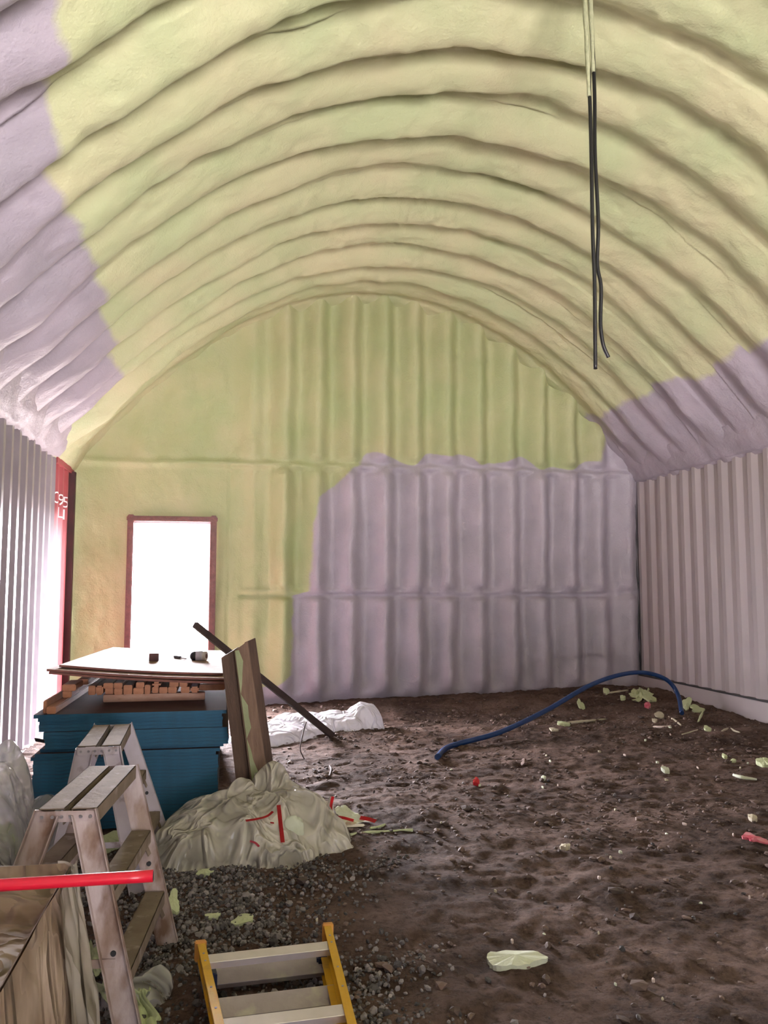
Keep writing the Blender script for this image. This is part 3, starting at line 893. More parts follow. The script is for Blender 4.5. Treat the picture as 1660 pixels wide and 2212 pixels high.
lowrow = [(191, 206, 'squarish timber end, leftmost of the centre bundle'), (207, 223, 'rounded timber end second from left in the centre bundle'),
          (226, 245, 'dark small timber end in the lower row, third from left in the bundle'), (247, 265, 'brown timber end below a pale notch, left of bundle middle'),
          (267, 286, 'tall orange timber end near the middle of the bundle'), (288, 311, 'flat timber end under a wider end, middle of the bundle'),
          (313, 325, 'narrow upright timber end in the middle of the bundle'), (328, 342, 'dark recessed timber end under a rounded end'),
          (344, 362, 'pale pink timber end right of the dark recessed one'), (363, 382, 'orange timber end beside the pale pink one'),
          (391, 410, 'timber end second from the right of the bundle'), (412, 430, 'chamfered timber end at the right of the bundle')]
tall = {0, 1, 4, 6}
for i, (a, b, lab) in enumerate(lowrow):
    h = 0.040 if i not in tall else 0.060
    za = at_y(a, 1480, YE); 
    bm = bmesh.new()
    w = at_y(b, 1480, YE)[0]-za[0]
    yy = YE+(0.03 if i in (2, 7) else random.uniform(-0.012, 0.012))
    add_beam(bm, (0, 0, 0), (0.0, 1.5, 0), w, h, (1, 0, 0), 0.009 if i in (1, 11) else 0.004)
    bm.normal_update()
    for f in bm.faces: f.material_index = 0 if abs(f.normal.y) > 0.8 else 1
    o = from_bm('timber', bm, ['timber_end', 'timber']); o.location = (za[0]+w/2, yy, ZT+h/2+0.0005)
    tag(o, lab, 'timber')
uprow = [(224, 245, 2, 'reddish timber end on the upper row above the dark small end'), (246, 265, 3, 'timber end on the upper row left of the tall orange one'),
         (294, 312, 5, 'short square timber end on the upper row, middle of the bundle'), (329, 347, 7, 'rounded timber end on the upper row above the dark recess'),
         (366, 386, 9, 'wide timber end on the upper row right of the rounded one'), (388, 405, 10, 'rightmost timber end on the upper row of the bundle')]
for a, b, i, lab in uprow:
    h = 0.036
    za = at_y(a, 1470, YE); w = at_y(b, 1470, YE)[0]-za[0]
    bm = bmesh.new(); add_beam(bm, (0, 0, 0), (0, 1.5, 0), w, h, (1, 0, 0), 0.012 if i == 7 else 0.004)
    bm.normal_update()
    for f in bm.faces: f.material_index = 0 if abs(f.normal.y) > 0.8 else 1
    o = from_bm('timber', bm, ['timber_end', 'timber']); o.location = (za[0]+w/2, YE+random.uniform(-0.01, 0.02), ZT+0.040+h/2+0.0012)
    tag(o, lab, 'timber')
ZTOP = ZT+0.040+0.036+0.002
# right hand long bar behind
bm = bmesh.new(); a = at_y(432, 1480, 6.0); b = at_y(486, 1480, 6.0)
add_beam(bm, (a[0], 0, 0), (b[0], 0, 0), 0.04, 0.07, (0, 0, 1), 0.004)
o = from_bm('timber', bm, ['timber']); o.location = (0, 5.95, ZT+0.02+0.0005)
tag(o, 'brown crosswise timber filling the right of the bundle', 'timber')
# left group lying along the stack's left edge
def left_timber(x0, x1, ytop, ybot, Y, z0, h, length, dx, label):
    a, b = at_y(x0, ybot, Y), at_y(x1, ybot, Y)
    w = b[0]-a[0]
    bm = bmesh.new(); add_beam(bm, (0, 0, 0), (dx, length, 0), w, h, (1, 0, 0), 0.005)
    bm.normal_update()
    for f in bm.faces: f.material_index = 0 if abs(f.normal.y) > 0.8 else 1
    o = from_bm('timber', bm, ['timber_end', 'timber']); o.location = (a[0]+w/2, Y, z0+h/2)
    tag(o, label, 'timber')
left_timber(100, 121, 1513, 1525, 5.33, ZS+0.001, 0.042, 1.9, 0.03, 'long timber along the left edge of the stack, nearest end')
left_timber(93, 101.5, 1500, 1520, 5.36, ZS+0.001, 0.075, 1.9, 0.03, 'upright timber on the far left edge of the stack')
left_timber(135, 155, 1484, 1494, 5.74, ZS+0.044, 0.043, 0.27, 0.0, 'lower timber end left of the bundle')
left_timber(134, 164, 1470, 1483, 5.72, ZS+0.088, 0.042, 0.28, 0.0, 'wider timber end stacked on the lower one left of the bundle')
left_timber(166, 191, 1460, 1472, 6.02, ZS+0.094, 0.036, 1.4, 0.0, 'timber end highest on the left, under the particle boards')

# three particle boards on top, a little higher on the left
def particle_board(fl, fr, bl, br, yf, yb, t, label):
    P = [V3(at_y(*fl, yf)), V3(at_y(*fr, yf)), V3(at_y(*br, yb)), V3(at_y(*bl, yb))]
    up = (P[1]-P[0]).cross(P[3]-P[0]).normalized()
    bm = bmesh.new()
    n = 12
    rows = []
    for k in range(n+1):
        u = k/n
        sag = Vector((0, 0, -0.010*math.sin(math.pi*u)))
        a = P[0].lerp(P[1], u)+sag; b = P[3].lerp(P[2], u)+sag
        rows.append([bm.verts.new(v) for v in (a-up*t, b-up*t, b, a)])
    for A, B in zip(rows, rows[1:]):
        for q in range(4):
            f = bm.faces.new((A[q], B[q], B[(q+1) % 4], A[(q+1) % 4]))
            f.material_index = 0 if q in (0, 2) else 1
    bm.faces.new(rows[0]).material_index = 1; bm.faces.new(rows[-1]).material_index = 1
    o = from_bm('particle_board', bm, ['osb', 'osb_edge'])
    tag(o, label, 'board')
    return P, up
BYB = 7.75
particle_board((106, 1451), (493, 1473), (222, 1407), (492, 1414), 5.60, BYB, 0.014, 'lowest of the three particle boards on the timbers')
particle_board((101, 1445), (488, 1465), (228, 1403), (490, 1410), 5.60, BYB, 0.014, 'middle of the three particle boards, its corner sticking out left')
TP, TU = particle_board((128, 1436), (481, 1454), (245, 1398), (487, 1405), 5.72, BYB, 0.014, 'topmost sunlit particle board carrying the wooden block')
def on_board(px, py):
    r = V3(ray(px, py)); c = V3(CAM)
    return np.array(c+r*((TP[0]-c).dot(TU)/r.dot(TU)))

# block, tool and can on the boards
p = on_board(332, 1427)
bm = bmesh.new(); add_beam(bm, (-0.034, 0, 0.029), (0.034, 0, 0.029), 0.060, 0.06, (0, 0, 1), 0.003)
o = from_bm('wooden_block', bm, 'block'); o.location = (p[0], p[1]+0.03, p[2]-0.006)
tag(o, 'small dark brown wooden block standing on the top particle board', 'block')
p = on_board(392, 1424)
kn = thing('utility_knife', 'small dark tool lying on the top particle board left of the can', 'tool', p)
bm = bmesh.new(); add_beam(bm, (p[0]-0.06, p[1]+0.10, p[2]+0.012), (p[0]-0.005, p[1]+0.02, p[2]+0.012), 0.022, 0.018, (0, 0, 1), 0.004); from_bm('handle', bm, 'bottle_black', kn)
bm = bmesh.new(); add_beam(bm, (p[0]-0.008, p[1]+0.02, p[2]+0.008), (p[0]+0.04, p[1]-0.03, p[2]+0.006), 0.012, 0.006, (0, 0, 1), 0.001); from_bm('blade', bm, 'bottle_white', kn)
p = on_board(430, 1428)
bt = thing('spray_can', 'can with black cap and pale label lying on the top particle board', 'can', p)
cx, cy, cz = p[0]-0.005, p[1]+0.03, p[2]+0.036
bm = bmesh.new()
add_cyl(bm, (cx-0.022, cy, cz), (cx+0.032, cy, cz), 0.039, 24)
from_bm('body', bm, 'bottle_grey', bt, True)
bm = bmesh.new(); bmesh.ops.create_uvsphere(bm, u_segments=20, v_segments=12, radius=0.037, matrix=Matrix.Translation((cx-0.029, cy, cz)))
o = from_bm('cap', bm, 'bottle_black', bt, True); o['label'] = 'rounded black cap'
bm = bmesh.new()
add_cyl(bm, (cx+0.030, cy, cz), (cx+0.060, cy-0.012, cz), 0.039, 24, 0.034)
add_cyl(bm, (cx+0.060, cy-0.012, cz), (cx+0.062, cy-0.013, cz), 0.018, 16, mi=1)
from_bm('base', bm, ['bottle_white', 'block'], bt)

# ------------------------------------------------------------------ boards leaning on the right end of the stack
def plank(name, quad, thick, label, mats, cat='board', strip=None):
    """quad: four (px,py,Y) corners of the face seen; thick: thickness vector"""
    F = [V3(at_y(*q)) for q in quad]
    tv = V3(thick)
    bm = bmesh.new()
    a = [bm.verts.new(v) for v in F]; b = [bm.verts.new(v+tv) for v in F]
    bm.faces.new(a); bm.faces.new(b)
    for i in range(4): bm.faces.new((a[i], a[(i+1) % 4], b[(i+1) % 4], b[i]))
    bmesh.ops.bevel(bm, geom=list(bm.edges), offset=0.003, segments=1, affect='EDGES')
    o = from_bm(name, bm, mats)
    tag(o, label, cat)
    return o
plank('plank', [(478, 1421, 5.22), (514, 1399, 5.34), (552, 1755, 5.30), (521, 1778, 5.16)], (0.005, 0.030, 0.004), 'dark weathered plank leaning at the right end of the blue stack', 'old_wood')
o = plank('plank', [(506, 1406, 5.27), (535, 1385, 5.36), (580, 1690, 5.36), (549, 1748, 5.26)], (0.004, 0.030, 0.0), 'tan plank with a streak of green foam leaning behind the dark weathered plank', 'tan_wood')
# green foam streak on the tan plank
bm = bmesh.new()
A, B = [], []
for k in range(15):
    t = k/14
    l = at_y(508+(552-508)*t, 1406+(1742-1406)*t, 5.262)
    wpx = 8+6*math.sin(k*1.3)+3*math.sin(k*2.9)
    r = at_y(508+(552-508)*t+wpx, 1404+(1738-1404)*t, 5.268)
    A.append(bm.verts.new(V3(l)+Vector((0, -0.006, 0)))); B.append(bm.verts.new(V3(r)+Vector((0, -0.006, 0))))
for k in range(14): bm.faces.new((A[k], B[k], B[k+1], A[k+1]))
r = bmesh.ops.solidify(bm, geom=list(bm.faces), thickness=0.008)
from_bm('foam_streak', bm, 'foam', o)
plank('plank', [(528, 1388, 5.45), (551, 1378, 5.56), (597, 1700, 5.62), (566, 1762, 5.50)], (0.004, 0.028, 0.0), 'dark narrow plank with a broken tip, rearmost of the leaning planks', 'old_wood')
plank('plank', [(553, 1420, 6.45), (557, 1440, 6.50), (590, 1653, 6.95), (566, 1702, 6.25)], (0.002, 0.03, 0.0), 'reddish brown plank edge showing at the foot of the leaning planks', 'tan_wood')

# long dark pole from the floor up across the boards
p0 = ghit(719, 1593); p0[2] += 0.015
p1 = at_y(421, 1349, 6.95)
bm = bmesh.new()
add_beam(bm, p0, p1, 0.058, 0.040, (0, 0, 1), 0.004, w1=0.050)
o = from_bm('wooden_pole', bm, 'dark_wood'); tag(o, 'long dark wooden pole leaning from the dirt up past the doorway', 'pole')

# small brown board by the left wall
plank('plank', [(74, 1594, 6.0), (100, 1568, 6.6), (124, 1557, 6.9), (108, 1600, 6.2)], (0.0, 0.03, -0.03), 'short brown board between the blue stack and the left wall', 'tan_wood')

# ------------------------------------------------------------------ trestle step stools
def trestle(name, label, near, far, zt, fn, ff, half, mats):
    """near/far: centre of the top ends; fn/ff: right-hand feet (near, far); left feet mirrored"""
    N, Fp = np.array([*near[:2], zt]), np.array([*far[:2], zt])
    ax = (Fp-N); L = np.linalg.norm(ax); ax /= L
    lat = np.array([ax[1], -ax[0], 0])             # to the right
    root = thing(name, label, 'step stool', (N+Fp)/2*np.array([1, 1, 0]))
    legm, trm = mats
    gap = 0.022
    tw = half-gap/2
    for s in (-1, 1):
        bm = bmesh.new()
        c = lat*s*(gap/2+tw/2)
        add_channel(bm, N+c, Fp+c, tw, 0.055, lat, 0.005, side=1)
        o = from_bm('top_step', bm, trm, root)
    bm = bmesh.new()
    feet = {}
    for en, P0, ft in (('n', N, fn), ('f', Fp, ff)):
        rel = np.array([ft[0], ft[1], ft[2]])-P0
        al, la = rel@ax, rel@lat
        for s in (-1, 1):
            top = P0+lat*s*(half*0.62)+ax*(0.012 if en == 'f' else -0.012)+np.array([0, 0, -0.01])
            foot = P0+ax*al+lat*la*s
            foot[2] = float(ground_z(foot[0], foot[1]))-0.004
            feet[en, s] = (top, foot)
            bm = bmesh.new()
            add_channel(bm, top, foot, 0.082, 0.030, lat, 0.004, side=(1 if en == 'n' else -1))
            o = from_bm('leg', bm, legm, root)
            bm2 = bmesh.new()
            d = (foot-top)/np.linalg.norm(foot-top)
            for fr in ((0.55,) if en == 'f' else (0.62,)):
                q = top+d*np.linalg.norm(foot-top)*fr
                add_cyl(bm2, q-ax*0.008, q+ax*0.008, 0.009, 12)
            from_bm('bolt', bm2, 'hole', o)
    # hinge plates with rivets
    for P0, sg in ((N, -1), (Fp, 1)):
        bm = bmesh.new()
        c = P0+ax*sg*0.020+np.array([0, 0, -0.022])
        add_beam(bm, c-lat*half*0.98, c+lat*half*0.98, 0.036, 0.006, (0, 0, 1), 0.002)
        pl = from_bm('hinge_plate', bm, legm, root)
        for u in (-0.8, -0.45, -0.15, 0.15, 0.5, 0.82):
            bm = bmesh.new()
            q = c+lat*half*u
            add_cyl(bm, q, q+ax*sg*0.007, 0.006, 10)
            from_bm('rivet', bm, 'rivet', pl)
    # lower steps on both sides
    for s in (-1, 1):
        for fr in (0.36, 0.70):
            (t0, f0), (t1, f1) = feet['n', s], feet['f', s]
            a = t0+(f0-t0)*fr; b = t1+(f1-t1)*fr
            bm = bmesh.new()
            add_channel(bm, a+ax*0.01, b-ax*0.01, 0.080, 0.050, lat, 0.005, side=1)
            o = from_bm('step', bm, trm, root)
            for e, dr in ((a, 1), (b, -1)):          # gusset under each end of the step
                bm = bmesh.new()
                q = e+ax*dr*0.012
                leg = (f0-t0)/np.linalg.norm(f0-t0) if dr == 1 else (f1-t1)/np.linalg.norm(f1-t1)
                add_beam(bm, q+leg*0.10+lat*s*0.012, e+ax*dr*0.07+lat*s*0.012, 0.018, 0.004, (0, 0, 1), 0.001)
                from_bm('brace', bm, trm, o)
    # spreader bar between the two sides at the near end
    (a, fa), (b, fb) = feet['n', -1], feet['n', 1]
    q0, q1 = a+(fa-a)*0.66, b+(fb-b)*0.66
    bm = bmesh.new(); add_beam(bm, q0-ax*0.006, q1-ax*0.006, 0.028, 0.005, (0, 0, 1), 0.001)
    from_bm('spreader_bar', bm, legm, root)
    return root
ZT1 = 0.70
trestle('step_stool', 'dirty aluminium step trestle in front, behind the plastic wrapped box', at_z(147, 1746, ZT1), at_z(243, 1654, ZT1), ZT1,
        at_z(286, 2262, 0.0), at_z(362, 2045, 0.0), 0.098, ('alu_dirty', 'tread'))
ZT2 = 0.70
trestle('step_stool', 'cleaner aluminium step trestle standing against the blue stack', at_z(214, 1610, ZT2), at_z(243, 1565, ZT2), ZT2,
        at_z(300, 1925, 0.0), at_z(357, 1830, 0.0), 0.098, ('alu', 'tread'))

# ------------------------------------------------------------------ yellow step ladder lying on the gravel
def ladder():
    zu = 0.165
    TL, TR = at_z(425, 2036, zu), at_z(716, 1996, zu)
    BL, BR = at_z(462, 2212, zu), at_z(773, 2212, zu)
    dirL = (BL-TL)/np.linalg.norm(BL-TL); dirR = (BR-TR)/np.linalg.norm(BR-TR)
    root = thing('step_ladder', 'yellow fibreglass step ladder lying folded on the gravel', 'ladder', ((TL+TR)/2)*np.array([1, 1, 0]))
    ln = 1.15
    zv = np.array([0, 0, 1.0])
    lat = (TR-TL)/np.linalg.norm(TR-TL)
    for P0, d, s in ((TL, dirL, 1), (TR, dirR, -1)):
        bm = bmesh.new()
        add_beam(bm, P0+lat*s*0.011-zv*0.030, P0+d*ln+lat*s*0.011-zv*0.030, 0.060, 0.004, zv, 0.001)
        for zz in (-0.003, -0.057):
            add_beam(bm, P0+lat*s*0.016+zv*zz, P0+d*ln+lat*s*0.016+zv*zz, 0.005, 0.028, zv, 0.001)
        r = from_bm('rear_rail', bm, 'yellow', root)
        bm = bmesh.new()
        add_beam(bm, P0-d*0.012+lat*s*0.014-zv*0.03, P0+d*0.014+lat*s*0.014-zv*0.03, 0.070, 0.042, zv, 0.004)
        o = from_bm('end_cap', bm, 'orange_cap', root)
        for q in (0.10, 0.16, 0.36, 0.50):
            bm = bmesh.new()
            c = P0+d*q+lat*s*0.016
            add_cyl(bm, c-zv*0.002, c+zv*0.002, 0.004, 8)
            from_bm('rivet', bm, 'rivet', r)
        # front section below
        Q0 = P0+d*0.055+lat*s*0.024-zv*0.075
        bm = bmesh.new()
        add_beam(bm, Q0-zv*0.028, Q0+d*ln-zv*0.028, 0.056, 0.004, zv, 0.001)
        for zz in (-0.002, -0.054):
            add_beam(bm, Q0+lat*s*0.012+zv*zz, Q0+d*ln+lat*s*0.012+zv*zz, 0.005, 0.026, zv, 0.001)
        from_bm('front_rail', bm, 'yellow', root)
        bm = bmesh.new()
        add_beam(bm, Q0-d*0.030+lat*s*0.016-zv*0.032, Q0+d*0.05+lat*s*0.016-zv*0.032, 0.070, 0.050, zv, 0.006)
        from_bm('foot', bm, 'navy', root)
    def slab(quad, zt, zb_, th, mats, nm, lip=None):
        """quad: left-top, right-top, right-bottom, left-bottom in the photograph; the far edge at height zt, the near edge at zb_"""
        A, B, C_, D = (V3(at_z(*q, z)) for q, z in zip(quad, (zt, zt, zb_, zb_)))
        up = (B-A).cross(D-A).normalized(); up = up if up.z > 0 else -up
        bm = bmesh.new()
        t = [bm.verts.new(p) for p in (A, B, C_, D)]; b = [bm.verts.new(p-up*th) for p in (A, B, C_, D)]
        bm.faces.new(t); bm.faces.new(b)
        for k in range(4): bm.faces.new((t[k], t[(k+1) % 4], b[(k+1) % 4], b[k]))
        bmesh.ops.bevel(bm, geom=list(bm.edges), offset=0.0015, segments=1, affect='EDGES')
        dn = (D-A).normalized()
        # rolled lips along both long edges
        add_beam(bm, A+dn*0.004-up*0.012, B+dn*0.004-up*0.012, 0.024, 0.006, up, 0.001)
        add_beam(bm, D-dn*0.004-up*0.012, C_-dn*0.004-up*0.012, 0.024, 0.006, up, 0.001)
        from_bm(nm, bm, mats, root)
        if lip:
            bm = bmesh.new()
            add_beam(bm, A+dn*lip+up*0.002, B+dn*lip+up*0.002, 0.007, 0.004, dn, 0.001)
    slab([(447, 2062), (713, 2032), (716, 2050), (450, 2080)], zu-0.006, zu-0.010, 0.004, 'bright_alu', 'rear_bar')
    slab([(474, 2201), (743, 2168), (749, 2192), (478, 2226)], zu-0.006, zu-0.010, 0.004, 'bright_alu', 'rear_bar')
    slab([(456, 2084), (715, 2056), (722, 2098), (463, 2128)], 0.092, 0.052, 0.005, 'step_alu', 'step')
    slab([(467, 2156), (730, 2125), (738, 2168), (474, 2201)], 0.092, 0.052, 0.005, 'step_alu', 'step')
    slab([(481, 2240), (750, 2203), (760, 2252), (489, 2290)], 0.092, 0.052, 0.005, 'step_alu', 'step')
ladder()

# ------------------------------------------------------------------ plastic wrapped box, lower left
zb = 0.66
CR = at_z(160, 1862, zb)                  # far right top corner
BX1, BY1 = CR[0], CR[1]
BX0, BY0 = BX1-1.0, 1.05
box = thing('pallet_box', 'tan box wrapped in dusty plastic under the red pole', 'box', ((BX0+BX1)/2, (BY0+BY1)/2, 0))
bm = bmesh.new(); rail_box(bm, BX0+0.02, BX1-0.03, BY0+0.02, BY1-0.03, 0.0, zb-0.075, 0.008)
from_bm('body', bm, 'box_side', box)
# rim wrap: film standing up around the box and hanging down outside
def drape(sidepts, ztop, zbot, flare, folds, seed, n=90, mrows=40, outward=(1, 0)):
    a, b = np.array(sidepts[0]), np.array(sidepts[1])
    u = np.linspace(0, 1, n); v = np.linspace(0, 1, mrows)
    U, W = np.meshgrid(u, v, indexing='ij')
    ow = np.array(outward)
    f = flare*W+folds*W*(np.abs(vn(U*9, W*0.7, 0, seed))*1.6+0.5*vn(U*22, W*1.2, 0, seed+1)-0.3)
    X = a[0]+(b[0]-a[0])*U+ow[0]*f; Y = a[1]+(b[1]-a[1])*U+ow[1]*f
    Z = ztop+(zbot-ztop)*W+0.006*vn(U*8, 0, 0, seed+3)*(1-W)
    return np.stack([X, Y, Z], -1).reshape(-1, 3), grid_faces(n, mrows)
V, F = drape(((BX1-0.004, BY0), (BX1-0.004, BY1)), zb, 0.02, 0.075, 0.045, 11)
from_np('plastic_wrap', V, F, 'film_dusty', box)
V, F = drape(((BX1, BY1-0.004), (BX0, BY1-0.004)), zb, 0.02, 0.05, 0.03, 13, outward=(0, 1))
from_np('plastic_wrap', V, F, 'film_box', box)
# corner strip of clearer film
u = np.linspace(0, 1, 14); v = np.linspace(0, 1, 40)
U, W = np.meshgrid(u, v, indexing='ij')
ang = (U-0.0)*math.pi/2
rad = 0.05+0.02*W
X = BX1-0.045+np.cos(ang)*rad+0.085*W*(1-U*0.4)+0.012*W*vn(U*3, W*2, 0, 3); Y = BY1-0.05+np.sin(ang)*rad+0.04*W*U-0.10*(1-U)**2*(0.3+W)
Z = zb+0.006-(zb-0.01)*W
from_np('corner_film', np.stack([X, Y, Z], -1).reshape(-1, 3), grid_faces(14, 40), 'film_box', box)
yn = at_z(118, 1932, zb)[1]
def box_curtain():
    n = 60
    U, W = np.meshgrid(np.linspace(0, 1, n), np.linspace(0, 1, n), indexing='ij')
    T0, T1 = np.array([BX1+0.006, yn, zb-0.003]), np.array([BX1+0.004, BY1+0.004, zb+0.004])
    B0, B1 = T0+np.array([0.075, 0.0, -zb+0.03]), T1+np.array([0.110, 0.0, -zb+0.03])
    P = ((1-U)*(1-W))[..., None]*T0+(U*(1-W))[..., None]*T1+(U*W)[..., None]*B1+((1-U)*W)[..., None]*B0
    P[..., 0] += (0.020*np.abs(vn(U*5.5, W*0.9, 0, 51))+0.008*vn(U*13, W*1.5, 0, 52))*(0.25+0.75*W)+0.012*vl(U*5, W*7, 53)*sstep(0.02, 0.2, W)
    return from_np('film_curtain', P.reshape(-1, 3), grid_faces(n, n), 'film_box', box)
box_curtain()
# sagging dusty sheet over the top, a hand's breadth below the rim
u = np.linspace(0, 1, 70); v = np.linspace(0, 1, 70)
U, W = np.meshgrid(u, v, indexing='ij')
X = BX0+(BX1-BX0-0.006)*U; Y = BY0+(BY1-BY0-0.006)*W
edge = np.minimum(np.minimum(U, 1-U)*(BX1-BX0), np.minimum(W, 1-W)*(BY1-BY0))
sink = 0.060*sstep(0.0, 0.035, edge)
Z = zb-sink+0.010*fbm(X*7, Y*7, 0, 3, 3)*sstep(0.0, 0.06, edge)+0.014*np.abs(vn(X*6+Y*3, Y*4, 0, 5))*sstep(0, 0.08, edge)
from_np('dusty_sheet', np.stack([X, Y, Z], -1).reshape(-1, 3), grid_faces(70, 70), 'film_dusty', box)
# red pole resting across the rim
pr = at_z(331, 1892, zb+0.030); pl = at_z(-60, 1916, zb+0.030)
bm = bmesh.new()
add_tube(bm, [pl+(pr-pl)*t for t in np.linspace(0, 1, 8)], 0.0155, 20)
pole = from_bm('red_pole', bm, 'red_pole'); tag(pole, 'bright red plastic pole resting across the plastic wrapped box', 'pole')
bm = bmesh.new(); d = (pr-pl)/np.linalg.norm(pr-pl)
add_cyl(bm, pr, pr+d*0.0008, 0.0125, 18)
o = from_bm('hollow_end', bm, 'hole', pole)

# ------------------------------------------------------------------ plastic bags and film heaps
def heap(name, label, cat, domes, res, matname, seed, crease=0.03, tip=None, group=None, ext=0.05, parent=None):
    x0 = min(d[0]-d[2] for d in domes)-ext; x1 = max(d[0]+d[2] for d in domes)+ext
    y0 = min(d[1]-d[3] for d in domes)-ext; y1 = max(d[1]+d[3] for d in domes)+ext
    x = np.arange(x0, x1, res); y = np.arange(y0, y1, res)
    X, Y = np.meshgrid(x, y, indexing='ij')
    def height(X, Y):
        X = np.asarray(X, float); Y = np.asarray(Y, float)
        wx = X+0.03*vn(X*7, Y*7, 0, seed+9); wy = Y+0.03*vn(X*7, Y*7, 5, seed+10)
        H = np.zeros_like(wx)-1
        for cx, cy, rx, ry, h, pw in domes:
            r2 = ((wx-cx)/rx)**2+((wy-cy)/ry)**2
            d = np.where(r2 < 1, h*np.clip(1-r2, 0, 1)**pw, -0.05*(r2-1))
            H = np.maximum(H, d)+np.where((H > 0) & (d > 0), 0.10*np.minimum(H, d), 0)
        # long folds running away from the peaks, facets between them
        pk = domes[int(np.argmax([d[4] for d in domes]))]
        th = np.arctan2(wy-pk[1], wx-pk[0]); rr = np.hypot(wx-pk[0], wy-pk[1])
        f1 = 1-np.abs(vn(np.cos(th)*2.6+3, np.sin(th)*2.6, rr*1.6, seed))*2
        f2 = vl(wx*5.0+wy*2.0, wy*4.2-wx*1.6, seed+1)
        f3 = vl(wx*9.0-wy*5.0+0.5*vn(wx*4, wy*4, 0, seed+5), wy*10+wx*4, seed+2)
        f4 = vl(wx*21+wy*9, wy*19-wx*8, seed+3)
        cr = 0.6*f1*sstep(0.03, 0.25, rr)+0.9*f2+0.55*f3+0.20*f4
        return H+crease*0.8*cr*sstep(0.0, 0.08, H)
    H = height(X, Y)
    Gz = ground_z(X, Y)
    F = grid_faces(len(x), len(y))
    Hf = H.ravel()
    keep = (Hf[F] > -0.012).all(1)
    V = np.stack([X, Y, Gz+np.maximum(H, -0.01)], -1).reshape(-1, 3)
    used = np.unique(F[keep]); re = -np.ones(len(V), int); re[used] = np.arange(len(used))
    o = from_np(name, V[used], re[F[keep]], matname, parent)
    if label: tag(o, label, cat, group)
    return o, (lambda X, Y: float(height(X, Y)+ground_z(X, Y)))
def surf_hit(px, py, fn, y0=3.0, dz=0.0):
    r = ray(px, py); t = y0
    q = CAM+r*t
    while t < 12:
        q = CAM+r*t
        if q[2] <= max(fn(q[0], q[1]), float(ground_z(q[0], q[1])))+dz: break
        t += 0.008
    return q
def ribbon(name, pts, w, matname, parent=None, up=(0, -0.6, 0.8), lift=0.006):
    P = [V3(p) for p in catmull(pts, 6)]
    u = V3(up).normalized()
    bm = bmesh.new(); A, B = [], []
    for i, p in enumerate(P):
        d = (P[min(i+1, len(P)-1)]-P[max(i-1, 0)]).normalized()
        s = d.cross(u).normalized()
        A.append(bm.verts.new(p+u*lift-s*w/2)); B.append(bm.verts.new(p+u*lift+s*w/2))
    for i in range(len(P)-1): bm.faces.new((A[i], A[i+1], B[i+1], B[i]))
    bmesh.ops.solidify(bm, geom=list(bm.faces), thickness=0.0015)
    return from_bm(name, bm, matname, parent)

bag, fn = heap('plastic_sheeting', 'big crumpled heap of cloudy plastic sheeting with red tape beside the blue stack', 'plastic sheeting',
    [(0.03, 4.88, 0.40, 0.33, 0.25, 0.5), (-0.10, 4.75, 0.30, 0.26, 0.17, 0.5), (0.09, 5.0, 0.17, 0.2, 0.315, 0.7), (0.29, 5.12, 0.19, 0.17, 0.36, 0.8), (0.40, 5.0, 0.28, 0.28, 0.235, 0.6),
     (0.47, 4.90, 0.26, 0.24, 0.16, 0.6), (0.22, 4.72, 0.30, 0.22, 0.13, 0.6), (0.58, 4.87, 0.15, 0.13, 0.07, 0.6)], 0.0085, 'film', 100, 0.042)
heap('inner_film', None, None, [(0.03, 4.92, 0.34, 0.26, 0.19, 0.5), (0.29, 5.08, 0.14, 0.13, 0.28, 0.8), (0.42, 4.98, 0.25, 0.22, 0.17, 0.6), (0.56, 4.9, 0.17, 0.16, 0.09, 0.6)], 0.010, 'film', 140, 0.05, parent=bag)
def tape_on(px, w, parent, fn, mt='red_tape', nm='red_tape'):
    return ribbon(nm, [surf_hit(a, b, fn, 4.0, 0.002) for a, b in px], w, mt, parent, lift=0.012)
tape_on([(602, 1742), (606, 1780), (611, 1823)], 0.022, bag, fn)
tape_on([(531, 1776), (556, 1772), (577, 1766), (590, 1756)], 0.014, bag, fn)
tape_on([(584, 1780), (592, 1781)], 0.01, bag, fn)
tape_on([(540, 1820), (552, 1824), (560, 1832)], 0.012, bag, fn, 'pink_tape', 'pink_tape')
# green foam lump showing on the heap
q = surf_hit(635, 1795, fn, 4.0)
def lump(name, c, sx, sy, sz, matname, seed, parent=None, sub=3):
    bm = bmesh.new(); bmesh.ops.create_icosphere(bm, subdivisions=sub, radius=1)
    for v in bm.verts:
        n = 1+0.22*float(vn(v.co.x*1.7, v.co.y*1.7, v.co.z*1.7, seed))+0.12*float(vn(v.co.x*4, v.co.y*4, v.co.z*4, seed+1))
        v.co = Vector((v.co.x*sx*n, v.co.y*sy*n, v.co.z*sz*n))
    for f in bm.faces: f.smooth = True
    o = from_bm(name, bm, matname, parent)
    return o
o = lump('foam_lump', q, 0.055, 0.03, 0.075, 'foam_white', 4, bag); o.location = V3(q)+Vector((0, 0.012, 0)); o['label'] = 'pale green foam lump inside'

